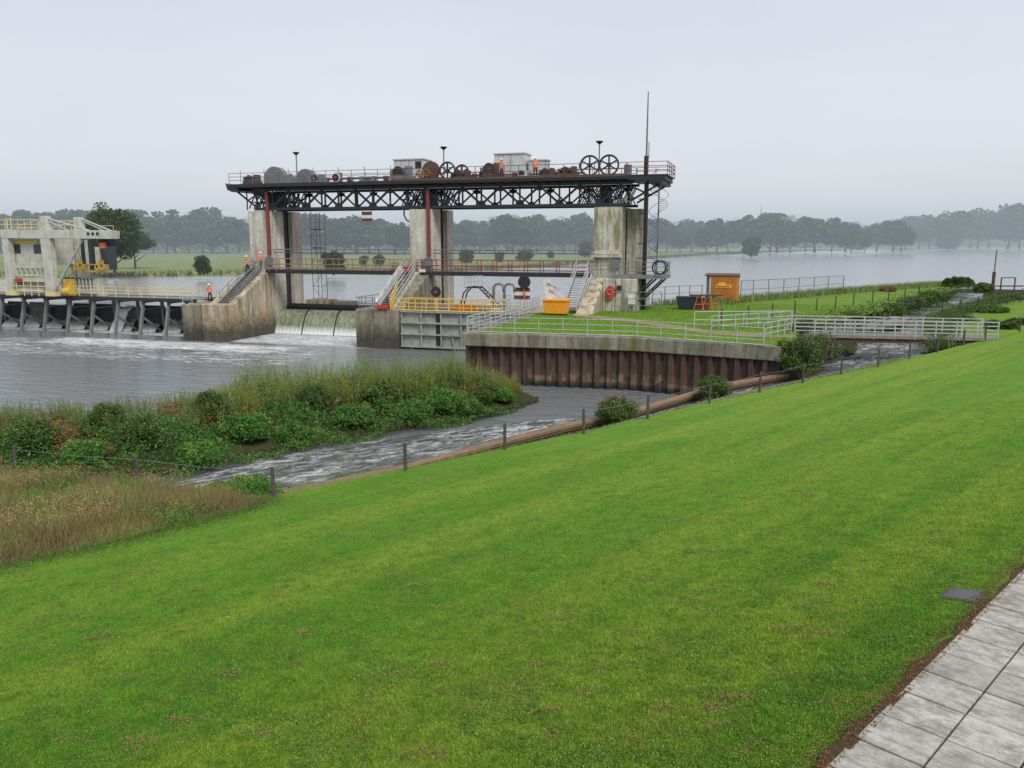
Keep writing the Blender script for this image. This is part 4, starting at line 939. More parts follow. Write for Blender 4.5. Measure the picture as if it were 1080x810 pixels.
# platform at right pier
t_=thing('pier_platform','grey steel platform bracketed off the right pier at catwalk height','platform',W(24.5,-1,ZC))
m_=MB('W'); m_.box(22.0,27.2,-2.4,1.9,ZC-.38,ZC-.1); m_.build('deck','steel_grey',t_)
for tt in (-2.2,1.5):
    for a_p,b_p in (((26.9,tt,ZC-.4),(24.7,tt,5.2)),((26.0,tt,ZC-.4),(24.6,tt,6.0))): MB('W').bar(a_p,b_p,.16).build('bracket','steel_dark',t_)
railing('platform_railing','grey railing around the pier platform and in front of the right pier','railing',[[(19.6,-1.4,ZC),(22.2,-1.4,ZC),(22.2,-2.3,ZC-.1),(27.1,-2.3,ZC-.1),(27.1,1.8,ZC-.1)]],'galv_dark',1.25,3,1.2,.035,'W')
t_=MB('W'); t_.ring((26.6,-2.5,ZC+.7),.62,.08,28); t_.ring((26.75,-1.9,ZC+.7),.62,.06,28); tag(t_.build('hose_reel_ring','steel_dark'),'round dark ring on the railing of the pier platform','ring')

t_=thing('lifebuoy_case','red lifebuoy case on the wall of the right pier','lifebuoy',W(22.1,-3.1,5.3))
MB('W').prism([(22.15+.45*math.cos(a),6.05+.68*math.sin(a)) for a in [2*PI*k/20 for k in range(20)]],1,-3.26,-3.01).build('case','signal_red',t_,bevel=.04)
MB('W').ring((22.15,-3.3,6.1),.26,.05,18).build('buoy','orange_paint',t_)
t_=MB('W'); t_.box(22.8,23.2,-3.25,-3.01,6.3,6.75); tag(t_.build('lamp_box','black'),'small black box lamp right of the red lifebuoy case','box')
t_=thing('notice_board','small white cabinet low on the abutment wall near the column','cabinet',W(24.4,-3.2,4.6))
MB('W').box(23.9,24.5,-3.3,-3.01,5.0,5.85).build('door','white_paint',t_); MB('W').tube([(24.0,-3.15,4.3),(24.0,-3.15,5.0)],.03,4).build('leg','galv',t_); MB('W').tube([(24.4,-3.15,4.3),(24.4,-3.15,5.0)],.03,4).build('leg','galv',t_)

# ---------------------------------------------------------------- low trestle weir on the left
ZD=4.72
t_=thing('trestle_weir','long low weir of leaning dark steel trestles carrying the service deck','weir',W(-45,-5,ZL))
x=-22.6; k=0
xs=[]
while x>-75: xs.append(x); x-=3.4
for x in xs:
    m_=MB('W'); m_.bar((x,-6.4,ZD-.3),(x,-7.4,.2),.26,.3); m_.bar((x,-3.6,ZD-.3),(x,-3.3,.0),.3,.3); m_.bar((x,-6.9,2.7),(x,-3.6,.5),.2,.22); m_.bar((x,-6.5,ZD-.5),(x,-3.6,ZD-.5),.2,.2); m_.bar((x,-6.8,3.4),(x,-3.7,3.4),.12,.12)
    m_.build('trestle','steel_grey',t_)
m_=MB('W'); m_.box(-75,-22.1,-6.9,-6.7,ZD-.38,ZD); m_.box(-75,-22.1,-3.5,-3.3,ZD-.38,ZD); m_.build('girders','steel_dark',t_)
m_=MB('W'); m_.box(-75,-22.1,-6.69,-3.51,ZD-.15,ZD-.05); m_.build('deck','deck_wood',t_)
for i,x in enumerate(xs):
    a,b=x+.2,x+3.2
    m_=MB('W'); top=3.55-.25*(i%3==1); m_.box(a,b,-3.0,-2.85,-.2,top)
    for z in (1.2,2.2,3.2): m_.box(a,b,-3.15,-3.0,z,z+.12)
    m_.build('gate_panel','steel_dark' if i%4 else 'steel_grey',t_)
    # thin sheet of water at the foot of each panel
    vs=[]; n_=10
    pr=[(-3.2,2.0-.5*(i%2)),(-3.7,1.6-.4*(i%2)),(-4.2,.95),(-4.5,.5)]
    m2=MB('W'); m2.add([(a+.3+(b-a-.6)*q/n_, t+.06*math.sin(q*2.3+i), z+.1*math.sin(q*1.7+i)) for (t,z) in pr for q in range(n_+1)],[(r*(n_+1)+q,r*(n_+1)+q+1,(r+1)*(n_+1)+q+1,(r+1)*(n_+1)+q) for r in range(3) for q in range(n_)])
    m2.build('leak_water','nappe',t_,smooth=True)
m2=MB('W')
for q in range(9): m2.tube([(-33.6-.12*q,-3.2,3.5),(-33.9-.16*q,-4.0,2.9),(-34.4-.2*q,-4.8,.5)],.09,4)
m2.build('leak_jet','foam' if 'foam' in MATS else 'white_paint',t_)
railing('deck_railing','pale yellow railing along the front of the low weir deck','railing',[[(-72,-6.85,ZD),(-22.4,-6.85,ZD)]],'yellow_pale' if 'yellow_pale' in MATS else 'yellow_paint',1.15,3,1.7,.032,'W')
railing('deck_railing','pale yellow railing along the back of the low weir deck','railing',[[(-72,-3.4,ZD),(-22.4,-3.4,ZD)]],'yellow_pale' if 'yellow_pale' in MATS else 'yellow_paint',1.15,3,1.7,.032,'W')
railing('block_railing','grey railing where the low weir deck meets the leftmost pier','railing',[[(-22.2,-3.3,ZN),(-18.9,-3.3,ZN)],[(-22.2,-8.8,ZN),(-21.0,-8.8,ZN)]],'galv',1.15,3,1.1,.032,'W')

# crane on the deck
t_=thing('portal_crane','big grey portal crane with cabin and yellow fittings standing on the low weir','crane',W(-41,-5.5,ZD))
TN,TF=-8.0,-2.9
for s_,tt,z1,w in ((-46.2,TN,12.0,.9),(-40.4,TN,13.6,1.3),(-46.2,TF,12.0,.9),(-40.9,TF,13.6,1.3)):
    MB('W').prism([(s_-w*.42,ZD+.5),(s_+w*.42,ZD+.5),(s_+w*.5,11),(s_+w*.3,z1),(s_-w*.3,z1),(s_-w*.5,11)],1,tt-.4,tt+.4).build('leg','crane_grey',t_,bevel=.04)
    MB('W').box(s_-.7,s_+.7,tt-.42,tt+.42,ZD+.02,ZD+.55).build('bogie','yellow_pale',t_,bevel=.04)
for tt in (TN,TF):
    be=-31.2 if tt==TN else -35.6; MB('W').prism([(-46.7,11.2),(be,11.1),(be+.15,12.0),(-46.7,12.15)],1,tt-.42,tt+.395).build('boom','crane_grey',t_,bevel=.03)
    m_=MB('W'); m_.tube([(-40.4,tt,13.4),(-46.2,tt,12.1)],.09,6); m_.tube([(-40.4,tt,13.4),(-34.5 if tt==TN else -36.3,tt,12.0)],.11,6); m_.tube([(-40.4,tt,13.2),(-37.3,tt,12.0)],.08,6)
    m_.build('tie_rod','rail_pale',t_)
MB('W').tube([(-39.8,TN-.2,ZD+.7),(-35.4,TN-.1,11.1)],.15,6).build('strut','rail_pale',t_)
m_=MB('W')
for k in range(3): m_.disc((-34.2+k*.62,TN-.44,11.65),.17,.08)
m_.build('bolt_holes','black',t_)
c_=MB('W'); c_.box(-46.3,-41.3,-7.5,-3.6,8.2,11.08).build('cabin','crane_grey',t_,bevel=.03)
for a,b in ((-46.2,-45.0),(-43.0,-41.4)): MB('W').box(a,b,-7.56,-7.503,9.5,10.5).build('window','window_dark',t_)
MB('W').box(-45.6,-42.4,-7.62,-7.503,10.62,10.95).build('lamp_strip','yellow_paint',t_)
m_=MB('W'); m_.box(-46.6,-41.2,-7.8,-7.5,7.85,8.19); m_.box(-46.6,-41.2,-7.8,-7.5,6.95,7.1)
for k in range(8): m_.box(-46.5+k*.74,-46.36+k*.74,-7.78,-7.55,7.1,7.85)
m_.build('gallery','crane_grey',t_)
m_=MB('W'); m_.box(-39.4,-35.6,-4.5,-3.2,7.6,11.0); m_.build('machine_room','window_dark',t_)
m_=MB('W'); m_.box(-39.4,-35.6,-4.75,-4.55,7.45,7.6); m_.box(-38.6,-38.3,-4.7,-4.52,7.6,11); m_.box(-37.2,-36.6,-4.7,-4.52,8.3,10.2); m_.build('ladder','crane_grey',t_)
r_=MB('W')
for tt in (TN-.35,TF):
    for dz in (.5,1.0): r_.tube([(-46.9,tt,12.2+dz),(-41.2,tt,12.2+dz)],.04,4); 
    r_.tube([(-34.6 if tt==TN else -38,tt,12.6),(-31.4 if tt==TN else -36,tt,12.6)],.03,4); r_.tube([(-34.6 if tt==TN else -38,tt,12.0),(-34.6 if tt==TN else -38,tt,12.6)],.03,4); r_.tube([(-31.5 if tt==TN else -36,tt,12.0),(-31.5 if tt==TN else -36,tt,12.6)],.03,4)
    for k in range(7): r_.tube([(-46.9+k*.95,tt,12.1),(-46.9+k*.95,tt,13.2)],.04,4)
r_.tube([(-46.6,-7.5,12.3),(-46.6,-7.5,13.4),(-46,-7.5,13.4),(-46,-7.5,12.3)],.08,4); r_.box(-46,-41,-7.5,-7.3,12.28,12.45); r_.build('top_railing','yellow_pale',t_)
r_=MB('W'); 
for dz in (.6,1.1,1.9): r_.tube([(-46.4,-8.2,ZD+dz),(-41,-8.2,ZD+dz)],.05,4)
for k in range(6): r_.tube([(-46.4+k*1.05,-8.2,ZD),(-46.4+k*1.05,-8.2,ZD+1.9)],.05,4)
for k in range(5): r_.box(-43.5+.35*k,-42.2+.35*k*.3+.6,-6.8,-6.2,ZD+1.0+.4*k,ZD+1.12+.4*k)
r_.build('lower_railing','yellow_pale',t_)
m_=MB('W'); m_.box(-46.2,-41.2,-7.9,-7.6,ZD+.9,ZD+1.6); m_.build('lower_panel','steel_grey',t_)
m_=MB('W'); m_.box(-45.4,-44.4,-8.3,-8.05,ZD+1.6,ZD+2.0); m_.build('red_box','signal_red',t_)
m_=MB('W'); m_.box(-39.4,-38.5,-7.4,-6.6,ZD+.1,ZD+1.9); m_.tube([(-39.2,-7.6,ZD+.6),(-38.3,-7.6,ZD+.6)],.4,10); m_.build('drive_unit','yellow_paint',t_)
m_=MB('W'); m_.box(-33.8,-32.2,-7.6,-6.4,10.3,11.05); m_.build('trolley','steel_dark',t_); m_=MB('W'); m_.box(-33.4,-32.6,-7.9,-7.62,10.1,10.7); m_.build('trolley_motor','orange_paint',t_)
m_=MB('W')
for x in (-38.0,-35.0): 
    m_.box(x-.5,x+.5,-6.3,-5.6,7.7,8.3); m_.ring((x-.3,-6.5,8.0),.3,.07,14); m_.ring((x+.35,-6.5,8.1),.36,.07,14); m_.box(x-.2,x+.2,-6.3,-6.0,8.3,8.8); m_.bar((x-.6,-6.4,7.7),(x+.6,-6.4,8.6),.1)
m_.box(-38,-35,-5.9,-5.7,7.4,7.55); m_.box(-37.7,-35.3,-5.9,-5.7,8.2,8.32); m_.build('lifting_beam','yellow_paint',t_)
m_=MB('W')
for x in (-38.0,-35.0): m_.tube([(x,-6,8.9),(x+.3,-6.8,11.1)],.03,4)
m_.build('hoist_cables','galv_dark',t_)
t_=thing('stop_log_rack','grey ribbed steel rack lying on the deck right of the crane','rack',W(-40.10,-5.5,ZD))
m_=MB('W'); m_.box(-40.80,-36.20,-6.2,-6.1,ZD+.9,ZD+2.0); m_.box(-41.00,-36.00,-6.4,-6.0,ZD+2.0,ZD+2.15); m_.build('panel','steel_grey',t_); m_=MB('W')
for k in range(10): m_.box(-40.90+k*.52,-40.80+k*.52,-6.35,-6.2,ZD+.5,ZD+2.0)
m_.box(-41.00,-36.00,-6.4,-6.0,ZD+.4,ZD+.6); m_.box(-35.90,-35.50,-6.3,-5.0,ZD,ZD+1.9); m_.build('ribs','crane_grey',t_)
print('weir ok')

# ================================================================== TERRACE, BRIDGE, FENCES
rA=[W(15.6,-9,ZT),capL+Vector((.45,.45,0))]
railing('quay_railing','pale grey railing running back along the left edge of the quay','railing',[[W(15.9,-8.5,ZT),capL+Vector((.45,.35,.05))]],'galv',1.15,4,1.2,.035)
railing('quay_railing','long white-grey railing along the front concrete cap of the quay','railing',[[capL+Vector((.5,.42,.05)),capK+Vector((0,.5,.05)),capR+Vector((-1.0,.5,.05))]],'rail_pale',1.15,3,1.75,.028,toe=True)
railing('quay_railing','grey railing beside the vent pipes and orange container','railing',[[W(10.8,-6.5,ZT),W(14.8,-6.5,ZT),W(14.8,-2.0,ZT)]],'galv',1.15,4,1.1,.035)
railing('ramp_railing','grey railing of the ramp leading onto the bridge, grass side','railing',[[G(732,346,ZT),G(835,345,ZT)]],'rail_pale',1.25,2,1.8,.035)
railing('ramp_railing','short grey railing angling from the quay cap to the bridge','railing',[[G(805,358,ZT),G(834,352,ZT)],[G(750,349,ZT),G(834,343,ZT)]],'galv',1.1,3,1.2,.035)
railing('pier_foot_railing','thin grey railing in front of the right pier abutment','railing',[[W(22.6,-4.6,ZT),W(27,-3.0,ZT)]],'galv_dark',1.9,3,2.0,.03)
railing('wall_side_railing','white railing on the sloping wall of the right pier','railing',[[W(19.9,-6.5,5.0),W(20.0,-4.3,5.9),W(20.8,-4.3,5.9)]],'rail_pale',1.1,2,1.3,.03)
# footbridge
BL,BR=G(838,353.5,4.15),G(1052,358,4.05)
t_=thing('footbridge','grey-railed timber footbridge over the fish channel to the lawn','footbridge',BL)
d=(BR-BL).normalized(); q=Vector((-d.y,d.x,0)); n_=60
m_=MB('X')
for k in range(n_):
    a=BL.lerp(BR,k/n_)+d*.02; b=BL.lerp(BR,(k+1)/n_)-d*.02
    vs=[a,b,b+q*2.6,a+q*2.6]; m_.raw([v_+Vector((0,0,-.06)) for v_ in vs]+[v_ for v_ in vs],[(0,3,2,1),(4,5,6,7),(0,1,5,4),(1,2,6,5),(2,3,7,6),(3,0,4,7)])
m_.build('deck_planks','deck_wood',t_)
for off in (.15,2.4): MB('X').bar(BL+q*off+Vector((0,0,-.25)),BR+q*off+Vector((0,0,-.25)),.18,.36).build('girder','brown_rust',t_)
MB('X').bar(BL+q*-.04+Vector((0,0,-.02)),BR+q*-.04+Vector((0,0,-.02)),.08,.2).build('kerb_board','deck_wood',t_)
for off in (.02,2.58):
    r_=MB('X')
    for z in (1.2,.92,.64,.36): r_.bar(BL+q*off+Vector((0,0,z)),BR+q*off+Vector((0,0,z)),.06,.07)
    r_.build('railing','rail_pale',t_)
    for k in range(11):
        p=BL.lerp(BR,k/10)+q*off; MB('X').bar(p+Vector((0,0,-.2)),p+Vector((0,0,1.24)),.09).build('post','rail_pale',t_)
MB('X').bar(BL+Vector((-.4,-.2,-1.2))+q*1.3,BL+q*1.3+Vector((-.4,-.2,-.1)),3.0,.8)
for e_p,sg in ((BL,-.5),(BR,.5)): MB('X').bar(e_p+q*-.2+Vector((sg,0,-1.2)),e_p+q*2.8+Vector((sg,0,-1.2)),1.0,2.2).build('abutment','concrete_mossy',t_)

# lawn post fence along the stream
def wire_fence(label,pts,hgt,r,wires,mat='wood_post',fromto=None,name='post_fence',wr=.008):
    t_=thing(name,label,'fence',pts[0])
    for i,p in enumerate(pts):
        MB('X').tube([p+Vector((0,0,-.2)),p+Vector((random.uniform(-.03,.03),random.uniform(-.03,.03),hgt))],[r,r*.92],8).build('post',mat,t_)
    if wires:
        m_=MB('X')
        for p,q_ in zip(pts,pts[1:]):
            for w in wires:
                if (p-q_).length<14:
                    mid=(p+q_)/2; m_.tube([p+Vector((0,0,w)),mid+Vector((0,0,w-.07)),q_+Vector((0,0,w))],wr,4)
        m_.build('wires','galv_dark',t_)
    return t_
wire_fence('dark round wooden posts with wire along the stream edge of the lawn',P_post,1.14,.065,(1.0,))
pf=[G(x,y,ZT) for x,y in [(761,341),(789,338),(814,335),(838,331.5),(861,328),(881,325),(900,322),(920,319.5),(937,316.5),(954,314.5),(969,313)]]
wire_fence('dark post and wire fence across the far terrace beyond the bridge railings',pf,1.25,.07,(1.15,.75,.35))
pf=[G(x,y,ZT) for x,y in [(985,311),(1000,309),(1020,305),(1036,304)]]
pf=[G(845,352,ZT-.3)+Vector((30,12,-.3)),G(993,333,3.9),G(1012,329,4.0),G(1031,326,4.0),G(1046,324,4.0),G(1062,321,4.0),G(1076,318.5,4.0),G(1095,315,4.0)]
wire_fence('dark post fence along the far meadow by the fish channel',pf[1:],1.25,.08,(1.15,.6))
pf=[G(1046,341,3.9),G(1046,328,4.0)]
# mesh site fence by the orange container
mf=thing('site_fence','tall steel mesh fence panels beside the orange container by the water','fence',G(780,317,ZT))
fp=[G(x,y,ZT) for x,y in [(781,317),(794,316),(810,315),(826,314),(842,312.5),(858,311.5),(873,310),(889,309)]]
for p in fp: MB('X').tube([p,p+Vector((0,0,2.25))],.055,5).build('post','galv_dark',mf)
mm=MB('X')
for p,q_ in zip(fp,fp[1:]):
    for z in (.15,1.2,2.2): mm.tube([p+Vector((0,0,z)),q_+Vector((0,0,z))],.028,4)
    L_=(q_-p).length; n_=int(L_/.28)
    for k in range(1,n_): a=p.lerp(q_,k/n_); mm.tube([a+Vector((0,0,.15)),a+Vector((0,0,2.2))],.011,3)
mm.build('mesh','galv_dark',mf)
mf=thing('site_fence','open steel fence frames on the riverside left of the orange container','fence',G(690,322,ZT))
fp=[G(x,y,ZT) for x,y in [(688,322),(701,321),(716,320),(727,319.5),(740,319)]]
for p in fp: MB('X').tube([p,p+Vector((0,0,1.9))],.05,5).build('post','galv_dark',mf)
mm=MB('X')
for p,q_ in zip(fp,fp[1:]):
    for z in (.4,1.1,1.85): mm.tube([p+Vector((0,0,z)),q_+Vector((0,0,z))],.025,4)
mm.build('rails','galv_dark',mf)
# orange site container
ct=thing('site_container','orange steel site container with pale grey side and round yellow emblem','container',G(752,318,ZT))
cA,cB=G(749,318,ZT+.1),G(779,316.5,ZT+.1); q=Vector((cA.x,cA.y,0)).normalized(); q=(q+Vector((.03,0,0))).normalized(); d=Vector((q.y,-q.x,0)); wd=(cB-cA).dot(d); hc=2.75
def obox(mb,o,u0,u1,v0,v1,z0,z1):
    vs=[o+d*u+q*v+Vector((0,0,z)) for u in(u0,u1) for v in(v0,v1) for z in(z0,z1)]
    mb.raw(vs,[(0,1,3,2),(4,6,7,5),(0,4,5,1),(2,3,7,6),(0,2,6,4),(1,5,7,3)])
g=MB('X'); obox(g,cA,0,wd,0,5.6,0,hc)
for k in range(16): obox(g,cA,.1+k*(wd-.3)/16,.1+k*(wd-.3)/16+.09,-.05,-.002,.15,hc-.15)
g.build('body','cont_orange',ct)
g=MB('X'); obox(g,cA,-.16,-.003,.0,5.6,.05,hc-.05); obox(g,cA,-.5,-.17,.8,5.6,.05,hc-.05); g.build('side_wall','hut_grey',ct)
g=MB('X'); obox(g,cA,-.7,wd+.05,-.1,5.7,hc,hc+.1); g.build('roof','brown_rust',ct)
g=MB('X'); cc=cA+d*1.15-q*.10+Vector((0,0,1.85)); g.raw([cc]+[cc+d*(.42*math.cos(a))+Vector((0,0,.26*math.sin(a))) for a in [2*PI*k/20 for k in range(20)]],[(0,i,i%20+1) for i in range(1,21)]); g.build('emblem','yellow_paint',ct)
g=MB('X'); obox(g,cA,.5,2.2,-.085,-.06,1.5,1.85); g.build('name_strip','cont_lettering' if 'cont_lettering' in MATS else 'bin_orange',ct)
g=MB('X')
for i,ch in enumerate((.16,.12,.16,.10,.16,.12)): obox(g,cA,.68+i*.22,.68+i*.22+ch,-.11,-.09,1.62,1.72)
g.build('lettering','black',ct)
# orange trestles + dark skip
sk=G(724,326,ZT); t_=thing('dark_skip','small dark blue skip among the trestles left of the orange container','skip',sk)
g=MB('X'); taper(g,sk,1.5,2.0,1.2,1.5,.1,1.25); g.build('body','blue_dark' if 'blue_dark' in MATS else 'black',t_); g=MB('X'); taper(g,sk+Vector((1.5,0,0)),1.2,1.3,1.2,1.3,0,1.1); g.build('crate','brown_rust',t_)
for k,x in enumerate((734,743,751)):
    b=G(x,327-k*.3,ZT); t_=thing('orange_trestle',('left','middle','right')[k]+' one of three orange trestle frames before the site container','trestle',b)
    for j in(0,.9):
        m_=MB('X'); o_=b+Vector((0,j,0)); m_.tube([o_+Vector((-.25,0,0)),o_+Vector((.1,0,1.25))],.045,5); m_.tube([o_+Vector((.75,0,0)),o_+Vector((.5,0,1.25))],.045,5); m_.tube([o_+Vector((-.1,0,.55)),o_+Vector((.65,0,.55))],.035,4); m_.build('frame','orange_paint',t_)
    MB('X').tube([b+Vector((0,0,1.25)),b+Vector((.7,.9,1.28))],.06,5).build('crossbar','galv_dark',t_)
st=thing('pipe_stack','stack of long rusty tubes lying across the orange trestles','pipes',G(742,327,ZT+1.3))
m_=MB('X'); o_=G(729,327,ZT)
for k in range(5): m_.tube([o_+Vector((0,.1+k*.17,1.4+.03*(k%2))),o_+Vector((3.1,.25+k*.17,1.42))],.07,6)
m_.build('tubes','brown_rust',st)
# mast and sluice on the right bank
b=G(1047,303,ZT); t_=thing('gauge_mast','thin pole on a brown base post on the bank at the right','mast',b)
MB('X').tube([b,b+Vector((0,0,2.2))],.22,6).build('base_post','brown_rust',t_); MB('X').tube([b+Vector((.02,0,2.1)),b+Vector((.02,0,5.3))],.09,6).build('pole','galv_dark',t_)
b=G(1062,309,ZU+.2); t_=thing('sluice_gate','small dark sluice frame in the fish channel inlet at the right','sluice',b)
g=MB('X'); g.tube([b+Vector((-1,0,-.5)),b+Vector((-1,0,2.2))],.1,5); g.tube([b+Vector((1,0,-.5)),b+Vector((1,0,2.2))],.1,5); g.bar(b+Vector((-1,0,2.2)),b+Vector((1,0,2.2)),.12); g.bar(b+Vector((-2.4,0,1.0)),b+Vector((2.2,0,1.0)),.5,.16); g.build('frame','wood_post',t_)
g=MB('X'); g.bar(b+Vector((-1.9,.1,-.4)),b+Vector((1.8,.1,-.4)),.2,1.6); g.build('panel','brown_rust',t_); g=MB('X'); g.bar(b+Vector((2.2,0,.6)),b+Vector((9,2,.6)),.3,.14); g.build('jetty','rail_pale',t_)
# drain cover in the lawn
dc=L(1016,628); dc.z=float(zf(dc.x,dc.y)); t_=thing('drain_cover','dark grey square drain cover set in the lawn by the path','drain cover',dc+Vector((0,0,.02)))
g=MB('X'); o_=dc
def ob2(mb,u0,u1,v0,v1,z0,z1):
    vs=[]
    for u in(u0,u1):
        for v in(v0,v1):
            for z in(z0,z1):
                p_=o_+ed*u+ep*v; p_.z=float(zf(p_.x,p_.y))+z; vs.append(p_)
    mb.raw(vs,[(0,1,3,2),(4,6,7,5),(0,4,5,1),(2,3,7,6),(0,2,6,4),(1,5,7,3)])
ob2(g,-.20,.20,-.20,.20,-.1,.035); g.build('lid','cover_grey',t_); g=MB('X')
for a in((-.24,.24,-.24,-.205),(-.24,.24,.205,.24),(-.24,-.205,-.2,.2),(.205,.24,-.2,.2)): ob2(g,*a,-.1,.03)
g.build('frame','wood_post',t_)
# far lattice mast
b=Vector((430,1400,6)); b=G(797,250,0) if False else Vector((257/850*1500,1500,6)); t_=thing('radio_mast','distant thin lattice radio mast above the far woods','mast',b)
for k in range(5):
    m_=MB('X'); z0,z1=k*14,(k+1)*14; w0,w1=3.2-k*.5,3.2-(k+1)*.5
    for i,j in((-1,-1),(1,-1),(1,1),(-1,1)): m_.bar(b+Vector((i*w0/2,j*w0/2,z0)),b+Vector((i*w1/2,j*w1/2,z1)),.5)
    for h_ in range(4): f=h_/4; m_.bar(b+Vector((-w0/2,-w0/2,z0+14*f)),b+Vector((w0/2,-w0/2,z0+14*(f+.25))),.35)
    m_.build('lattice_section','rust_red' if k%2 else 'white_paint',t_)

# ================================================================== PEOPLE
def person(label,p,rz,pose):
    """one continuous skinned body; hair, helmet, jacket bands as children"""
    t_=thing('person',label,'person',p); t_.rotation_euler=(0,0,rz); t_.scale=(1.06,1.06,1.06)
    V=[];E_=[];Rd=[]
    def add(co,r,par=None):
        V.append(co);Rd.append(r)
        if par is not None:E_.append((par,len(V)-1))
        return len(V)-1
    lean=pose.get('lean',0)
    pel=add((0,0,.95),(.17,.13)); wa=add((0,lean*.3,1.12),(.16,.125),pel); ch=add((0,lean*.7,1.33),(.20,.15),wa); nb=add((0,lean,1.48),(.075,.07),ch); nk=add((0,lean+.01,1.55),(.055,.055),nb)
    for s_ in(-1,1):
        st_=pose.get('step',.12)*s_
        hp=add((.10*s_,0,.88),(.105,.11),pel); kn=add((.11*s_,st_*.6+.03,.50),(.072,.075),hp); an=add((.11*s_,st_,.09),(.042,.045),kn); he=add((.115*s_,st_-.03,.05),(.045,.04),an); to=add((.12*s_,st_+.17,.035),(.04,.03),an)
        ha=pose['hands'][0 if s_<0 else 1]; shd=add((.19*s_,lean*.9,1.42),(.06,.06),ch)
        el=pose['elbows'][0 if s_<0 else 1]; e_=add(el,(.06,.06),shd); w_=add(ha,(.045,.042),e_)
    me=bpy.data.meshes.new('b'); me.from_pydata(V,E_,[]); o=bpy.data.objects.new('b',me); C.objects.link(o)
    sk_=o.modifiers.new('s','SKIN'); o.modifiers.new('u','SUBSURF').levels=1
    for i,r in enumerate(Rd): me.skin_vertices[0].data[i].radius=r
    me.skin_vertices[0].data[0].use_root=True
    bpy.context.view_layer.update(); dg=bpy.context.evaluated_depsgraph_get()
    m2=bpy.data.meshes.new_from_object(o.evaluated_get(dg)); bpy.data.objects.remove(o)
    m2.materials.clear(); m2.materials.append(MATS['trousers']); m2.materials.append(MATS['hivis']); m2.materials.append(MATS['skin'])
    for f in m2.polygons:
        c=f.center; f.material_index=1 if c.z>.86 and c.z<1.53 else (2 if c.z>=1.53 else 0); f.use_smooth=True
    bo=bpy.data.objects.new('body',m2)
    # head, hands with fingers joined to the same mesh
    bm=bmesh.new(); bm.from_mesh(m2)
    r0=len(bm.verts); hd=Vector((0,lean+.03,1.66))
    r=bmesh.ops.create_uvsphere(bm,u_segments=14,v_segments=10,radius=.1)
    for v_ in r['verts']: v_.co=Vector((v_.co.x*.82,v_.co.y*1.0+(-.0 if v_.co.z>-.03 else .01),v_.co.z*1.2))+hd
    new=set(r['verts'])
    nz=bmesh.ops.create_cone(bm,segments=6,radius1=.018,radius2=.004,depth=.04,cap_ends=True)
    for v_ in nz['verts']: v_.co=Vector((v_.co.x,v_.co.z+.11,v_.co.y))+hd
    new|=set(nz['verts'])
    for s_ in(-1,1):
        ea=bmesh.ops.create_uvsphere(bm,u_segments=6,v_segments=4,radius=.025)
        for v_ in ea['verts']: v_.co=Vector((v_.co.x*.4+.083*s_,v_.co.y,v_.co.z*1.3))+hd
        new|=set(ea['verts']); h=Vector(pose['hands'][0 if s_<0 else 1]); e0=Vector(pose['elbows'][0 if s_<0 else 1]); dr=(h-e0).normalized(); sd=dr.cross(Vector((1,0,.01))).normalized()
        pm=bmesh.ops.create_uvsphere(bm,u_segments=8,v_segments=6,radius=.045)
        for v_ in pm['verts']:
            c=v_.co.copy(); v_.co=h+dr*(.045+c.z)+sd*c.x*.9+dr.cross(sd)*c.y*.4
        new|=set(pm['verts'])
        for fi,(of,ln) in enumerate(((-.033,.06),(-.012,.072),(.011,.068),(.032,.052),(-.05,.045))):
            cn=bmesh.ops.create_cone(bm,segments=5,radius1=.0095,radius2=.007,depth=ln,cap_ends=True)
            bas=h+dr*(.085 if fi<4 else .04)+sd*of; dd=(dr+(sd*-.7 if fi==4 else dr.cross(sd)*.35)).normalized(); qq=dd.to_track_quat('Z','Y')
            for v_ in cn['verts']: v_.co=bas+qq@Vector((v_.co.x,v_.co.y,v_.co.z+ln*.45))
            new|=set(cn['verts'])
    for f in bm.faces:
        if f.verts[0] in new: f.material_index=2; f.smooth=True
    bm.to_mesh(m2); bm.free(); C.objects.link(bo); bo.parent=t_
    bo['_o']=(0,0,0)
    def part(nm,mt,fn):
        b2=bmesh.new(); fn(b2); mm_=bpy.data.meshes.new(nm); b2.to_mesh(mm_); b2.free(); mm_.materials.append(MATS[mt]); oo=bpy.data.objects.new(nm,mm_); C.objects.link(oo); oo.parent=t_
    def helmet(b2):
        r=bmesh.ops.create_uvsphere(b2,u_segments=16,v_segments=10,radius=.125)
        bmesh.ops.delete(b2,geom=[v_ for v_ in b2.verts if v_.co.z<-.005],context='VERTS')
        for v_ in b2.verts:
            if v_.co.z<.02: v_.co.x*=1.12; v_.co.y*=1.2
            v_.co+=hd+Vector((0,0,.045))
    part('helmet','helmet',helmet)
    def band(b2):
        for z,rx,ry in((1.02,.185,.145),(1.2,.185,.15)):
            n=18; vs=[b2.verts.new((rx*math.cos(2*PI*k/n),lean*(z-.95)*1.6+ry*math.sin(2*PI*k/n),z+dz)) for dz in(-.022,.022) for k in range(n)]
            for k in range(n): b2.faces.new((vs[k],vs[(k+1)%n],vs[n+(k+1)%n],vs[n+k]))
    part('reflective_band','helmet',band)
    def eyes(b2):
        for s_ in(-1,1):
            r=bmesh.ops.create_uvsphere(b2,u_segments=6,v_segments=4,radius=.012)
            for v_ in r['verts']: v_.co+=hd+Vector((.032*s_,.092,.005))
    part('eyes','black',eyes)
    def mouth(b2):
        r=bmesh.ops.create_cube(b2,size=1)
        for v_ in r['verts']: v_.co=Vector((v_.co.x*.045,v_.co.y*.01,v_.co.z*.008))+hd+Vector((0,.088,-.06))
    part('mouth','rust_red',mouth)
    return t_
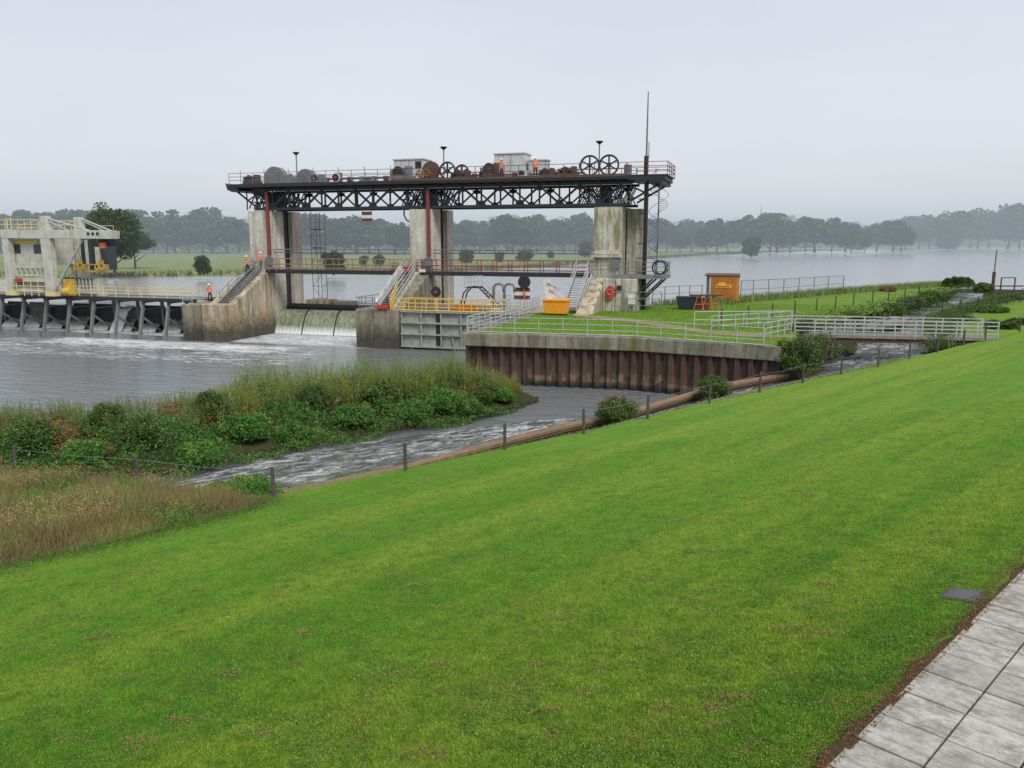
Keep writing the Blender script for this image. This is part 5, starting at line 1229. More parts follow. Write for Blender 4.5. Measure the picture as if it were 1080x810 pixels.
dn={'hands':[(-.27,.12,.86),(.27,.10,.86)],'elbows':[(-.26,-.02,1.13),(.26,-.02,1.13)]}
hold={'hands':[(-.30,.38,1.12),(.30,.35,1.10)],'elbows':[(-.29,.08,1.13),(.29,.06,1.14)],'lean':.08,'step':.15}
point={'hands':[(-.25,.12,.88),(.62,.48,1.42)],'elbows':[(-.26,-.02,1.13),(.40,.22,1.40)],'step':.05}
person('worker in orange jacket halfway up the leftmost stairs',W(-18.15,-2.9,ZC-.35),2.4,hold)
person('worker in orange jacket standing at the top of the leftmost stairs',W(-17.75,-1.0,ZC+.0),1.0,dn)
person('worker in orange jacket and helmet standing by the low weir deck end',W(-21.3,-5.5,ZN),2.9,hold)
person('gantry worker with one arm stretched out, before the white hut',W(10.4,-.4,17.1),2.2,point)
person('gantry worker standing upright between the machines further right',W(13.9,-.4,17.1),2.9,dn)
print('people ok')

# ================================================================== VEGETATION
def crown_pts(nclump, nleaf, rx, ry, rz, cz, low=.0, rm=1.0):
    out=[]
    for k in range(nclump):
        while True:
            u=rng.uniform(-1,1,3)
            if .25<np.linalg.norm(u)<1 and u[2]>-.8+low: break
        c=u*np.array([rx,ry,rz])*rng.uniform(.8,1.02); c[2]+=cz
        rr=rng.uniform(.20,.36)*(min(rx,rz) if rm==1 else (rx*rz)**.5)*rm
        q=rng.normal(size=(nleaf,3)); q/=np.linalg.norm(q,axis=1)[:,None]; q*=(rng.uniform(.3,1,nleaf)**.5)[:,None]*rr; q[:,2]*=.8
        out.append(c+q)
    return np.concatenate(out)
def tree(name,label,cat,loc,h,w,mat,leaf,nclump,nleaf,group=None,trunk=.35,low=0,asp=.75,tr=.03):
    t_=thing(name,label,cat,loc,group); rz=h*(1-trunk)/2; cz=h-rz
    P_=crown_pts(nclump,nleaf,w/2,w/2,rz,cz,low); V=leaf_quads(P_,leaf,.2,asp)
    np_mesh('crown',V,4,mat,t_)
    m_=MB('X'); o=Vector(loc); b=[o,o+Vector((.01*h,0,h*trunk*.6)),o+Vector((0,.01*h,h*trunk*1.1)),o+Vector((.02*h,0,h*.8))]
    m_.tube(b,[h*tr,h*tr*.75,h*tr*.55,h*tr*.15],7)
    for k in range(6):
        a=k*1.1+random.random(); z=h*(trunk*.8+.07*k); m_.tube([o+Vector((0,0,z)),o+Vector((math.cos(a)*w*.2,math.sin(a)*w*.2,z+h*.12)),o+Vector((math.cos(a)*w*.36,math.sin(a)*w*.36,z+h*.22))],[h*tr*.4,h*tr*.25,h*tr*.08],5)
    m_.build('trunk','bark',t_); return t_
def at_(px,py,z=4.1): return G(px,py,z)
# prototypes for far trees (unit about 18 m high)
protos=[]
GRP='trees in rows beyond the river'
cfg=[(18,17,.16),(18,14,.12),(19,19,.2),(16,16,.1),(20,15,.16)]
def place(px,py,hpx,wfac,lab,k,grp=GRP,z=4.1):
    p=at_(px,py,z); d_=p.y*cp+(H-z)*sp; sc=F/d_; h=hpx/sc
    i=k%5
    if i not in protos_d:
        protos_d[i]=tree('far_tree',lab,'tree',p,cfg[i][0],cfg[i][1],'leaf_far',1.2,60,64,grp,trunk=cfg[i][2],low=.1); t_=protos_d[i]; t_.location=p
    else: t_=copy_thing(protos_d[i],p,lab,group=grp)
    t_['group']=grp; s_=h/cfg[i][0]; t_.scale=(s_*wfac,s_*wfac,s_); t_.rotation_euler=(0,0,random.uniform(0,6)); return t_
protos_d={}
k=0
def row(x0,x1,step,ybase,ytop,lab,grp,jit=3,wf=1.0):
    global k
    x=x0
    while x<x1:
        yb=ybase(x) if callable(ybase) else ybase; yt=ytop(x) if callable(ytop) else ytop
        place(x+random.uniform(-step*.3,step*.3),yb+random.uniform(-.6,.8),yb-yt+random.uniform(-jit*1.3,jit*1.5),wf*random.uniform(.8,1.45),lab,k,grp); k+=1; x+=step
row(-60,262,13,267,227,'hazy dark tree in the left row across the river','left row of trees across the river',4,1.15)
row(318,430,12,268,230,'hazy tree seen between left and middle piers across the river','trees between the left and middle piers',4,1.1)
row(484,626,12,267,231,'hazy tree seen between middle and right piers across the river','trees between the middle and right piers',4,1.1)
row(693,960,13,266,lambda x:235-4*math.sin(x/40),'hazy tree on the far bank right of the right pier','trees across the river right of the piers',5,1.05)
row(955,1140,13,262.3,lambda x:227-5*math.sin(x/23),'large hazy tree by the water at the far right','large trees at the far right shore',5,1.05)
# understorey / hedges on the far bank (small bushes)
def bush(name,label,loc,h,w,mat,leaf,n,cat='bush',group=None,dens=38,flat=.85):
    t_=thing(name,label,cat,loc,group); P_=crown_pts(int(n*max(1,w/h*.9)),dens,w/2*.85,w/2*.85,h*.42,h*.45,.0,1.35); P_[:,2]=np.maximum(P_[:,2],.02)
    np_mesh('foliage',leaf_quads(P_,leaf,.1,.6),4,mat,t_)
    m_=MB('X'); o=Vector(loc)
    for j in range(5): a=j*1.3; m_.tube([o,o+Vector((math.cos(a)*w*.2,math.sin(a)*w*.2,h*.35)),o+Vector((math.cos(a)*w*.3,math.sin(a)*w*.3,h*.7))],[h*.03,h*.02,h*.008],5)
    m_.build('stems','dead_wood',t_); return t_
fb=None
for (x,yb,hp,wp,lab) in [(215,291,26,20,'lone round dark bush on the far meadow left of the leftmost pier'),(352,290,30,30,'bush on the far shore between left and middle piers'),(384,281,14,12,'small dark bush on the far meadow between piers, left'),(400,281,15,14,'small dark bush on the far meadow near the middle pier'),(492,278,18,20,'bush on the far shore just right of the middle pier'),(527,277,14,13,'small dark bush on the far meadow behind the red catwalk'),(553,276,16,22,'wider dark bush on the far meadow behind the red catwalk'),(581,273,10,9,'tiny dark bush on the far meadow left of the right pier'),(617,272,22,18,'bush on the far shore just left of the right pier'),(150,262,12,30,'low bush line at the far left meadow'),(792,271,26,24,'leaning bare bush on the far bank point'),(706,262,9,16,'low bushes on the far bank right of the spiral stairs'),(735,262,9,20,'second low bush on the far bank right of the spiral stairs'),(760,262,9,18,'third low bush on the far bank left of the leaning bush'),(825,263,12,26,'dark low bush on the far bank right of the leaning bush'),(848,262,9,20,'low bush behind the far bank fence end'),(905,264,10,18,'low bush on the right part of the far bank'),(1000,263,14,30,'rounded bush at the foot of the far right trees')]:
    p=G(x,yb,4.0); sc=F/(p.y*cp+(H-4)*sp); h=hp/sc; w=wp/sc
    if fb is None: fb=bush('far_bush',lab,p,4,4,'leaf_far',.30,40,dens=90); t_=fb
    else: t_=copy_thing(fb,p,lab)
    t_.scale=(w/4,w/4,h/4); t_.rotation_euler=(0,0,random.uniform(0,6)); t_['group']='bushes on the far bank'
# big near tree behind the crane and a yellow tree
tree('dark_tree','big dark broad tree on the far bank just right of the crane','tree',G(121,291,3.9),14.5,11.5,'leaf_big',.5,90,110,trunk=.18,tr=.025)
tree('dark_tree','darker half-hidden tree left of the big tree behind the crane','tree',G(98,288,3.9)+Vector((0,20,0)),11,9,'leaf_big',.5,50,90,trunk=.2)
bush('yellow_shrub','yellow-green shrub at the left picture edge behind the crane',G(2,302,3.6)+Vector((0,25,0)),9,6,'leaf_yellow',.5,30,dens=70)
# far woods as one mass
def ridge_h(x,d0,h_,sd_): return h_*(.92+.22*vnoise(x/(60 if d0<1000 else 130),x*0+d0/200,1,sd_))
pts=[]
for d0_,h_,sd_,nc_,rr_c in ((930,19,2,420,8.5),(1620,42,3,460,13)):
    cx=rng.uniform(-1.05,1.1,nc_)*d0_*.95; cz=4+ridge_h(cx,d0_,h_,sd_)*rng.uniform(.55,1.06,nc_); cy=d0_-35+rng.uniform(-25,45,nc_)
    q=rng.normal(size=(nc_,90,3)); q/=np.linalg.norm(q,axis=2)[...,None]; r_c=rr_c*rng.uniform(.6,1.25,nc_)[:,None,None]
    q=q*r_c*rng.uniform(.8,1.05,(nc_,90,1)); q[...,2]*=.8
    pts.append((q+np.stack([cx,cy,cz],1)[:,None,:]).reshape(-1,3))
far=np.concatenate(pts); o=np_mesh('far_woods',leaf_quads(far,4.6,.2,.85),4,'leaf_wood'); stuff(o,'hazy blue-grey woods filling the horizon behind the rows of trees','woods')
under=[]
for band,(d0,h,w_) in enumerate(((470,9,5200),)):
    n_=16000; X=rng.uniform(-.75,.75,n_); D=rng.uniform(480,560,n_)+np.maximum(X,0)*560; Z=4+rng.uniform(0,1,n_)**.7*(10+5*vnoise(X*D/20,D*0,1,5)); under.append(np.stack([X*D,D,Z],1))
o=np_mesh('far_undergrowth',leaf_quads(np.concatenate(under),3.2,.3,.8),4,'leaf_far'); stuff(o,'dark undergrowth under the tree rows on the far bank','undergrowth')
for d0_,h_,nm_,sd_ in ((930,19,'near',2),(1620,42,'far',3)):
    xs_=np.linspace(-1.15,1.15,220)*d0_*.95; rows_=[]
    hh_=ridge_h(xs_,d0_,h_,sd_)
    hl=[[Vector((x,d0_-120,4)) for x in xs_],[Vector((x,d0_,4+h2)) for x,h2 in zip(xs_,hh_)],[Vector((x,d0_+60,4+h2)) for x,h2 in zip(xs_,hh_)]]
    struct(loft('hills',hl,'hill_wood',paired=True,nv=4,amp=1.6,nsc=.12))
# reeds on far shore
n_=9000; q=[]
shp=resample([Vector((x,y+5,4)) for x,y in shore[1:13]],400)
idx=rng.integers(0,400,n_); base=np.array([[shp[i].x,shp[i].y,3.4] for i in idx])+np.stack([rng.normal(0,2,n_),rng.uniform(-3,4,n_),np.zeros(n_)],1)
o=np_mesh('shore_reeds',blades(base,1.0,.5,.3),3,'leaf_olive'); stuff(o,'brownish reeds and rough grass along the far shoreline','reeds')

# --- terrace bank hedges and shrubs
def shrub_at(px,py,z,h,w,mat,label,leaf=.13,n=40,dens=90,name='shrub',dz=0):
    return bush(name,label,G(px,py,z)+Vector((0,0,dz)),h,w,mat,leaf,n,dens=dens)
shrub_at(843,398,2.4,3.2,3.6,'leaf_shrub','large loose green shrub at the right end of the sheet pile quay',.13,70,110)
shrub_at(866,384,2.6,2.3,3.0,'leaf_grey','drier grey-green shrub under the left end of the footbridge',.12,50,90)
shrub_at(846,352,4.1,1.5,2.0,'leaf_grey','small twiggy shrub on top of the bank by the bridge railing',.1,30,70)
t_=shrub_at(651,446,1.9,1.5,2.4,'leaf_shrub','round shrub with pale brown dead flowers by the sill beam',.09,60,110)
P_=crown_pts(26,30,1.1,1.1,.7,.95,.5); fl_=np_mesh('flowers',leaf_quads(P_,.07,0,.8),4,'flower_pale',t_); fl_['kind']='stuff'
shrub_at(753,420,2.2,1.35,2.3,'leaf_shrub','round bright green shrub over the sill beam in front of quay',.09,60,120)
shrub_at(262,524,1.2,.75,2.6,'leaf_bramble','low dark green bramble patch at the near stream bank',.09,50,120,name='bramble')
shrub_at(232,520,1.1,.5,1.2,'leaf_bramble','small bramble left of the low bramble patch',.09,24,90,name='bramble')
shrub_at(1010,303,4.2,1.5,5.0,'leaf_big','round dark bush on the bank left of the gauge mast',.2,60,100)
shrub_at(1036,308,4.0,1.3,3,'leaf_shrub','loose green bush at the foot of the gauge mast',.2,50,90)
shrub_at(655+232,296+14,4.2,.8,1.6,'leaf_rusty','thin rusty weed clump at the end of the mesh fence',.12,24,60)
shrub_at(936,308,4.2,.8,2.6,'leaf_rusty','reddish brown weed bush on the river bank before the water',.15,36,80)
shrub_at(896,344,3.2,1.6,2.8,'leaf_shrub','green shrub on the channel bank behind the bridge rail, left',.12,40,80)
shrub_at(942,334,3.4,1.5,3.2,'leaf_shrub','shrub on the channel bank behind the middle of the bridge',.13,50,90)
shrub_at(962,326,3.6,1.4,3.5,'leaf_grey','grey-green shrub further up the channel bank',.14,50,90)
shrub_at(985,318,3.8,1.3,4,'leaf_shrub','dense shrub by the upper bend of the fish channel',.16,50,90)
shrub_at(1055,352,3.5,1.2,3.0,'leaf_big','low dark hedge clump right of the footbridge end',.12,40,90)
shrub_at(1080,348,3.5,1.1,3.5,'leaf_big','low dark hedge clump at the right picture edge',.12,40,90)
shrub_at(1005,345,3.5,1.2,4.5,'leaf_grey','tangled weeds on the right side of the fish channel',.12,40,90)
shrub_at(1040,331,3.8,.8,5,'leaf_shrub','weeds along the right meadow edge by the fish channel',.14,40,90)
shrub_at(1060,316,3.9,.8,6,'leaf_shrub','hedge of weeds beside the sluice',.16,40,90)

def strip_pts(line, half, n):
    L_=resample(line,200); i=rng.uniform(0,198,n); a=i.astype(int); f=i-a
    P=np.array([tuple(p) for p in L_]); q=P[a]*(1-f)[:,None]+P[a+1]*f[:,None]; q[:,:2]+=rng.normal(0,half,(n,2)); return q
w_=strip_pts([G(845,352,4.2),G(882,338,4.2),G(910,333,4.2),G(955,322,4.2),G(1000,309,4.2),G(1015,304,4.2)],1.2,9000)
stuff(np_mesh('bank_weeds',leaf_quads(w_+np.stack([np.zeros(9000),np.zeros(9000),rng.uniform(-1.3,.8,9000)],1),.2,.2,.5),4,'leaf_shrub'),'rough weeds covering the fish channel bank','weeds')
w_=strip_pts([G(700,322,4.2),G(745,322,4.2),G(800,317,4.2),G(890,309,4.2),G(945,305,4.2),G(1000,301,4.2)],.9,9000)
stuff(np_mesh('river_weeds',blades(w_,.75,.08,.5),3,'leaf_herb'),'rough grass and weeds along the riverside behind the site fence','weeds')
w_=strip_pts([G(989,366,3.6),G(995,352,3.7),G(987,344,3.8),G(1002,333,3.9),G(1032,324,3.9),G(1060,317,3.9)],.6,6000)
stuff(np_mesh('channel_weeds',blades(w_,.7,.08,.5),3,'leaf_shrub'),'rough grass along the right side of the fish channel','weeds')
# stones along the channel: rubble embankment behind bridge
g=MB('X')
for k in range(260):
    x=random.uniform(862,955); y=random.uniform(346,352)-(x-862)*.12; p=G(x,y,3.6+random.uniform(-.5,.3)); r=random.uniform(.18,.4)
    vs=[];a0=random.random()
    for j in range(8): vs.append(p+Vector((r*(.7+.5*random.random())*(1 if j&1 else -1),r*(.7+.5*random.random())*(1 if j&2 else -1),r*.6*(.6+.6*random.random())*(1 if j&4 else -1))))
    g.raw(vs,[(0,1,3,2),(4,6,7,5),(0,4,5,1),(2,3,7,6),(0,2,6,4),(1,5,7,3)])
o=g.build('rubble_embankment','gravel'); stuff(o,'grey rubble stones on the fish channel bank behind the footbridge','stones')
g=MB('X')
ce=[p for p in chan_r]
for k in range(2600):
    i=random.uniform(0,9.8); a=int(i); f=i-a; p=edge2[a].lerp(edge2[a+1],f).lerp(chan_r[a].lerp(chan_r[a+1],f),random.uniform(.12,1.12)) if a+1<len(chan_r) else None
    if p is None: continue
    r=random.uniform(.03,.09); p=p+Vector((0,0,.02))
    vs=[p+Vector((r*(.6+.6*random.random())*(1 if j&1 else -1),r*(.6+.6*random.random())*(1 if j&2 else -1),r*.7*(.6+.6*random.random())*(1 if j&4 else -1))) for j in range(8)]
    g.raw(vs,[(0,1,3,2),(4,6,7,5),(0,4,5,1),(2,3,7,6),(0,2,6,4),(1,5,7,3)])
stuff(g.build('gravel_stones','gravel'),'grey gravel stones between the fence posts and the stream','gravel')

# --- island vegetation
ptN=np.array([tuple(p) for p in resample(isl_n,300)]); ptF=np.array([tuple(p) for p in resample(isl_f,300)])
def isl(n,v0,v1,u0=0,u1=1):
    u=rng.uniform(u0,u1,n)*298.9; a=u.astype(int); f=(u-a)[:,None]; v=rng.uniform(v0,v1,n)[:,None]
    p=(ptN[a]*(1-f)+ptN[a+1]*f)*(1-v)+(ptF[a]*(1-f)+ptF[a+1]*f)*v; p[:,2]=ZL+1.0*np.sin(np.clip(v[:,0],0,1)*PI)**.6*np.clip((1-u/298.9)*9,0,1); return p,u/298.9,v[:,0]
# lumpy low greenery (nettles, brambles)
p,u,v=isl(150000,-.14,.85); kk=u<.955; p=p[kk];u=u[kk];v=v[kk]; hh=.8+.75*vnoise(p[:,0],p[:,1],.6,3)+.3*vnoise(p[:,0],p[:,1],2.1,5); hh=np.maximum(hh,.25); hh*=np.clip((1-u)*7,.25,1); p[:,2]=p[:,2]*.95-.1+hh*rng.uniform(.35,1.05,len(p))
sel=.8*vnoise(p[:,0],p[:,1],.45,8)+v*1.9-.38
lo=p[sel<.35]; hi=p[sel>=.35]
stuff(np_mesh('island_brambles',leaf_quads(lo,.055+.13*rng.random(len(lo))**2,.15,.5),4,'leaf_bramble'),'dense bright green nettles and brambles on the near side of the island','brambles')
stuff(np_mesh('island_weeds',leaf_quads(hi,.05+.12*rng.random(len(hi))**2,.1,.35),4,'leaf_rusty'),'rusty and olive weeds in the middle of the island','weeds')
pb0=None
for k_,(u_,v_,h_,w_,mt_) in enumerate([(.30,.05,1.2,2.4,0),(.37,.25,1.5,2.6,1),(.43,.02,1.1,2.2,0),(.50,.10,1.5,2.8,0),(.56,.02,1.2,2.2,0),(.60,.32,1.7,2.6,1),(.65,.06,1.4,2.6,0),(.70,.28,1.8,3.0,1),(.74,.04,1.3,2.4,0),(.79,.10,1.5,2.6,0),(.83,.02,1.0,2.0,0),(.87,.15,1.3,2.4,1),(.91,.10,.9,1.8,0),(.24,.22,1.4,2.6,1),(.46,.45,1.7,2.6,1),(.33,.5,1.5,2.2,1)]):
    i_=int(u_*298.9); b_=Vector(tuple(ptN[i_]*(1-v_)+ptF[i_]*v_)); b_.z=ZL+.1+.9*math.sin(v_*PI)**.6
    lab_='low rounded nettle clump at the near waterline of the island' if mt_==0 else 'taller dark green willow bush standing among the island herbs'
    if k_<2: t_=bush('island_bush',lab_,b_,h_,w_,'leaf_bramble' if mt_==0 else 'leaf_shrub',.10,50,dens=110); PR_=(PR_ if k_ else {}); PR_[mt_]=(t_,h_,w_)
    else: t_=copy_thing(PR_[mt_][0],b_,lab_,rz=random.uniform(0,6)); t_.scale=(w_/PR_[mt_][2],w_/PR_[mt_][2],h_/PR_[mt_][1])
    t_['group']='nettle clumps along the island shore' if mt_==0 else 'willow bushes on the island'
def stalks(P_,h,name,mat,label,cat,nl=26,ll=.11,sw=.02,spread=.10):
    n=len(P_); hh=h*rng.uniform(.7,1.2,n); ln=(rng.normal(0,.13,(n,2))+.16*np.stack([vnoise(P_[:,0],P_[:,1],2.2,51),vnoise(P_[:,0],P_[:,1],2.2,52)],1))*hh[:,None]
    st=[]; sd=np.stack([rng.normal(size=n),rng.normal(size=n),np.zeros(n)],1); sd/=np.linalg.norm(sd,axis=1)[:,None]
    top=P_+np.concatenate([ln,hh[:,None]],1); S=np.stack([P_-sd*sw*.5,P_+sd*sw*.5,top+sd*.002,top-sd*.002],1).reshape(-1,3)
    f=rng.uniform(.18,1,(n,nl)); cen=P_[:,None,:]*(1-f[...,None])+top[:,None,:]*f[...,None]
    a=rng.uniform(0,2*PI,(n,nl)); sz=ll*(1.15-.75*f); d=np.stack([np.cos(a),np.sin(a),np.full_like(a,.9)],-1); d/=np.linalg.norm(d,axis=-1)[...,None]
    side=np.stack([-np.sin(a),np.cos(a),np.zeros_like(a)],-1); b=cen; t=cen+d*sz[...,None]; m=cen+d*sz[...,None]*.45
    Lf=np.stack([b,m+side*sz[...,None]*.15,t,m-side*sz[...,None]*.15],2).reshape(-1,3)
    o=np_mesh(name,np.concatenate([S,Lf]),4,mat); stuff(o,label,cat)
p1,u,v=isl(3400,.35,.98,0,.48); keep=(vnoise(p1[:,0],p1[:,1],1.3,4)>.05); p1=p1[keep]; stalks(p1,1.4,'tall_herbs','leaf_herb','tall upright leafy herbs along the far side of the island, left part','herbs',22,.16)
p2,u,v=isl(7500,.3,1.0,.42,.93); kp=(vnoise(p2[:,0],p2[:,1],1.9,41)+.5*vnoise(p2[:,0],p2[:,1],5,42)>-.25); p2=p2[kp];u=u[kp]; hp2=2.0*np.clip((u-.40)*9,.45,1)*np.clip((.99-u)*6,.5,1)*(1+.28*vnoise(p2[:,0],p2[:,1],.7,3)+.18*rng.normal(size=len(u))); my=vnoise(p2[:,0],p2[:,1],1.3,31)>.22; stalks(p2[my],hp2[my]*.8,'yellow_herbs','leaf_yellow','yellow-green herbs mixed into the tall thicket on the island','herbs',30,.16); p2=p2[~my]; hp2=hp2[~my]; stalks(p2,hp2,'willowherb_thicket','leaf_herb','dense tall grey-green thicket on the right half of the island','herbs',30,.17)
p3,u,v=isl(900,.2,.9,.88,.955); stalks(p3,.9,'herb_fringe','leaf_yellow','shorter yellow-green herbs at the right tip of the island','herbs',22,.12)
p4,u,v=isl(5000,-.08,.02,.2,1); p4[:,2]=ZL+rng.uniform(-.1,.35,len(p4)); stuff(np_mesh('bank_litter',leaf_quads(p4,.12,.4,.3),4,'dead_wood'),'brown dead stems at the water edge of the island','litter')

# --- dry tall grass on the lawn side, lower left
dg=[G(-260,480,1.9),G(-60,497,2.1),G(17,503,2.15),G(100,511,2.25),G(146,515,2.3),G(240,524,2.5),G(283,531,2.55),G(262,543,2.7),G(200,557,2.7),G(140,572,2.75),G(60,588,2.75),G(0,600,2.75),G(-80,618,2.8),G(-300,660,2.9)]
def on_lawn(q):
    return np.concatenate([q,zf(q[:,0],q[:,1])[:,None]],1)
dp=[(p.x,p.y) for p in dg]
q=on_lawn(scatter_poly(dp,110000)); dn_=vnoise(q[:,0],q[:,1],.9,2)
def seg_d(q,line):
    d_=np.full(len(q),1e9)
    for a,b in zip(line,line[1:]):
        a=np.array(a[:2]);b=np.array(b[:2]); t=np.clip(((q[:,:2]-a)@(b-a))/((b-a)@(b-a)),0,1); d_=np.minimum(d_,np.linalg.norm(q[:,:2]-(a+t[:,None]*(b-a)),axis=1))
    return d_
dl=[tuple(p) for p in dg[6:]]; ds=seg_d(q,dl)+.35*vnoise(q[:,0],q[:,1],1.7,61); taper_=np.clip(ds/1.6,.22,1)
qf=on_lawn(strip_pts(dg[6:],.45,16000)[:,:2]); stuff(np_mesh('edge_grass',blades(qf,.10,.012,.8),3,'leaf_shrub'),'longer uncut grass between the mown lawn and the dry grass','grass')
stuff(np_mesh('dry_grass',blades(q,(.52+.16*dn_)*taper_,.016,.5),3,'leaf_drygrass'),'tall dry brown and yellow-green grass at the lower left of the lawn','grass')
s_=q[(rng.random(len(q))<.07)&(taper_>.8)]; s_=s_[vnoise(s_[:,0],s_[:,1],.5,6)>.1]; sp2=np.repeat(s_,9,axis=0); sp2[:,2]+=rng.uniform(.38,.80,len(sp2)); sp2[:,:2]+=rng.normal(0,.03,(len(sp2),2))
stuff(np_mesh('seed_heads',leaf_quads(sp2,.035,0,.6),4,'leaf_seed'),'purplish brown seed heads over the dry grass','grass')
s_=q[rng.random(len(q))<.05]; s_=s_[vnoise(s_[:,0],s_[:,1],.7,9)>.2]; s3=np.repeat(s_,8,axis=0); s3[:,2]+=rng.uniform(.05,.45,len(s3)); s3[:,:2]+=rng.normal(0,.08,(len(s3),2))
stuff(np_mesh('grass_weeds',leaf_quads(s3,.08,.2,.5),4,'leaf_bramble'),'green weeds growing in the dry grass','weeds')
# rough fringe where the lawn meets the gravel
fr=strip_pts(edge2,.14,9000); stuff(np_mesh('grass_fringe',blades(fr,.13,.02,.6),3,'lawn_blade'),'uneven grass fringe at the stream edge of the lawn','grass')

# --- lawn blades: mown short, only where the camera area is close enough to resolve them
n_=1500000
Y=8*(1-rng.random(n_)*.80)**-1.0; Y=6.3+ (Y-8)*1.0*(22/32)
Xh=(rng.random(n_)*2-1)*(Y*.70+1.5)
q=np.stack([Xh,Y],1)
a2=(q[:,0]-E0.x)*ep.x+(q[:,1]-E0.y)*ep.y
q=q[(a2<-.06+.05*np.sin(((q[:,0]-E0.x)*ed.x+(q[:,1]-E0.y)*ed.y)*5))]
o2=(q-np.array([[dc.x,dc.y]])); q=q[~((abs(o2@np.array([ed.x,ed.y]))<.24)&(abs(o2@np.array([ep.x,ep.y]))<.24))]
q=q[~in_poly(q,[(p[0],p[1]) for p in dp])]
q=on_lawn(q)
dist=q[:,1]
clump=vnoise(q[:,0],q[:,1],5,1)*.5+vnoise(q[:,0],q[:,1],13,2)*.5
hgt=(.034+.018*clump)*(1+dist*.012)
V=blades(q,hgt,.0065,.8); w_scale=1
o=np_mesh('lawn_grass',V,3,'lawn_blade'); stuff(o,'short mown grass of the wide sloping lawn','grass')
# clover-like small leaves in clumps
q2=q[(vnoise(q[:,0],q[:,1],1.6,12)+.6*vnoise(q[:,0],q[:,1],5.3,4)>.3)]; q2=q2[rng.random(len(q2))<.12]; q2[:,2]+=.03
stuff(np_mesh('clover',leaf_quads(q2,.022,.6,.8),4,'leaf_bramble'),'clover and small weeds scattered in the lawn','clover')
cl_=[]
for k_ in range(170):
    py_=400+400*random.random()**.8; px_=random.uniform(-20,1080); c_=L(px_,py_)
    if (c_.x-E0.x)*ep.x+(c_.y-E0.y)*ep.y>-.5 or c_.y>45: continue
    n2=random.randint(20,110); a_=random.gauss(-.1,.35); l_=random.uniform(.08,.30); w2=random.uniform(.03,.07); g_=rng.normal(size=(n2,2))*np.array([l_,w2])
    cl_.append(np.stack([c_.x+g_[:,0]*math.cos(a_)-g_[:,1]*math.sin(a_), c_.y+g_[:,0]*math.sin(a_)+g_[:,1]*math.cos(a_)],1))
q3=np.concatenate(cl_); q3=q3[~in_poly(q3,[(p[0],p[1]) for p in dp])]; q3=on_lawn(q3); q3[:,2]+=rng.uniform(.03,.055,len(q3))
stuff(np_mesh('dead_clippings',leaf_quads(q3,.045,.6,.22),4,'straw_brown'),'brown dead clippings lying in small heaps on the lawn','clippings')
q5=q[rng.random(len(q))<.09]; q5=q5[(.5*vnoise(q5[:,0],q5[:,1],2.1,71)+.5*vnoise(q5[:,0],q5[:,1],6.3,72))>-.3]; q5[:,2]+=rng.uniform(.03,.05,len(q5))
stuff(np_mesh('lawn_weeds',leaf_quads(q5,.0115*(1+.045*q5[:,1]),.75,.8),4,'lawn_blade'),'tiny clover leaves spread through the whole mown lawn','clover')
# moss and debris on the soil edge
uu=rng.uniform(-3,20,9000); q4=np.stack([E0.x+ed.x*uu,E0.y+ed.y*uu],1)+np.stack([np.full(9000,ep.x),np.full(9000,ep.y)],1)*rng.uniform(-.2,.10,9000)[:,None]
q4=np.concatenate([q4,np.full((9000,1),6.055)],1); q4[:,2]+=rng.uniform(0,.02,9000)
stuff(np_mesh('edge_debris',leaf_quads(q4,.028,.6,.4),4,'edge_brown'),'brown dead leaves and crumbs along the path edge','debris')
# terrace grass tufts
q=scatter_poly([(p.x,p.y) for p in terr[:8]]+[(p.x,p.y) for p in terr[14:]],60000); tpp=[(p.x,p.y) for p in tp]+[(p.lerp(q_,.5).x,p.lerp(q_,.5).y) for p,q_ in list(zip(tp,tq))[::-1]]; q=q[~in_poly(q,tpp)]
q=np.concatenate([q,np.full((len(q),1),ZT-.02)],1)
stuff(np_mesh('terrace_tufts',blades(q,.09,.03,.6),3,'lawn_blade'),'short grass on the quay terrace','grass')
print('vegetation ok')

# ================================================================== HAZE, SKY, SUN
m=bpy.data.materials.new('haze'); m.use_nodes=True; nt=m.node_tree; nt.nodes.clear()
out=nt.nodes.new('ShaderNodeOutputMaterial'); va=nt.nodes.new('ShaderNodeVolumeAbsorption'); em=nt.nodes.new('ShaderNodeEmission'); ad=nt.nodes.new('ShaderNodeAddShader')
HD=.00125; va.inputs['Color'].default_value=(0,0,0,1); va.inputs['Density'].default_value=HD
em.inputs['Color'].default_value=(.47,.545,.61,1); em.inputs['Strength'].default_value=HD
nt.links.new(va.outputs[0],ad.inputs[0]); nt.links.new(em.outputs[0],ad.inputs[1]); nt.links.new(ad.outputs[0],out.inputs['Volume']); MATS['haze']=m
g=MB('X'); vs=[(x,y,z) for x in(-3000,3000) for y in(128,1760) for z in(-3,40)]; g.raw(vs,[(0,1,3,2),(4,6,7,5),(0,4,5,1),(2,3,7,6),(0,2,6,4),(1,5,7,3)])
hz=struct(g.build('haze','haze'))
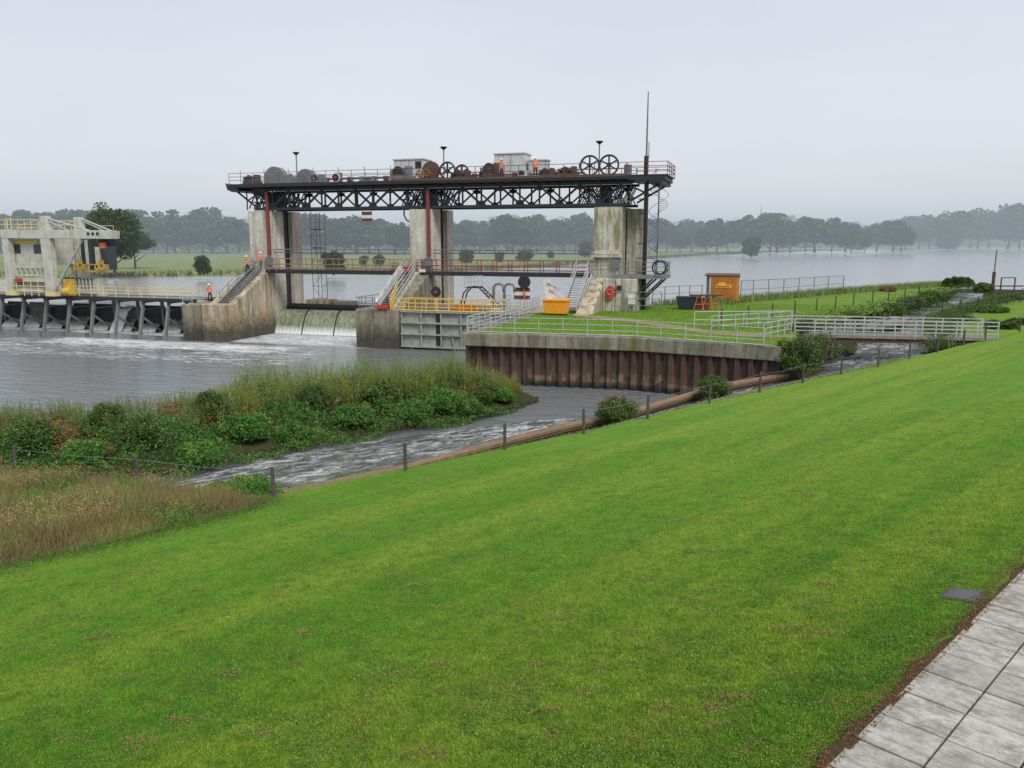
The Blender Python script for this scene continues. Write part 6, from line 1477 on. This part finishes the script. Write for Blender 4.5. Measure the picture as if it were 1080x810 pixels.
w=bpy.data.worlds.new('World'); scene.world=w; w.use_nodes=True; nt=w.node_tree; bg=nt.nodes['Background']
sky=nt.nodes.new('ShaderNodeTexSky'); sky.sky_type='NISHITA'; sky.sun_disc=False
SUN_EL,SUN_AZ=math.radians(48),math.radians(150)
sky.sun_elevation=SUN_EL; sky.sun_rotation=SUN_AZ; sky.air_density=1.0; sky.dust_density=3.0
tc=nt.nodes.new('ShaderNodeTexCoord'); sx=nt.nodes.new('ShaderNodeSeparateXYZ'); nt.links.new(tc.outputs['Generated'],sx.inputs[0])
r=nt.nodes.new('ShaderNodeValToRGB'); r.color_ramp.elements[0].position=0; r.color_ramp.elements[0].color=(8.5,8.7,9.1,1)
r.color_ramp.elements[1].position=.36; r.color_ramp.elements[1].color=(6.7,7.3,8.4,1); e3=r.color_ramp.elements.new(.9); e3.color=(9.5,9.9,10.5,1)
nt.links.new(sx.outputs['Z'],r.inputs['Fac'])
mp=nt.nodes.new('ShaderNodeMapping'); mp.inputs['Scale'].default_value=(1,1,4); nt.links.new(tc.outputs['Generated'],mp.inputs['Vector'])
cl=noise(nt,mp.outputs['Vector'],1.6,5,.55)
cl2=ramp(nt,cl,.3,.7,(.95,.95,.96,1),(1.05,1.05,1.04,1))
over=mix(nt,1.0,r.outputs['Color'],cl2,'MULTIPLY')
fin=mix(nt,.90,sky.outputs['Color'],over)
nt.links.new(fin,bg.inputs['Color']); bg.inputs['Strength'].default_value=.10
sl_=bpy.data.lights.new('sun','SUN'); so=bpy.data.objects.new('sun',sl_); C.objects.link(so); sl_.energy=2.7; sl_.angle=math.radians(22); sl_.color=(1,.97,.92)
dirv=Vector((math.sin(SUN_AZ)*math.cos(SUN_EL),math.cos(SUN_AZ)*math.cos(SUN_EL),math.sin(SUN_EL))); so.rotation_euler=dirv.to_track_quat('Z','Y').to_euler()
scene.view_settings.view_transform='Standard'; scene.view_settings.look='None'; scene.view_settings.exposure=0
for o in list(bpy.data.objects):
    if '_o' in o: del o['_o']
for nme in ('river_low',): pass
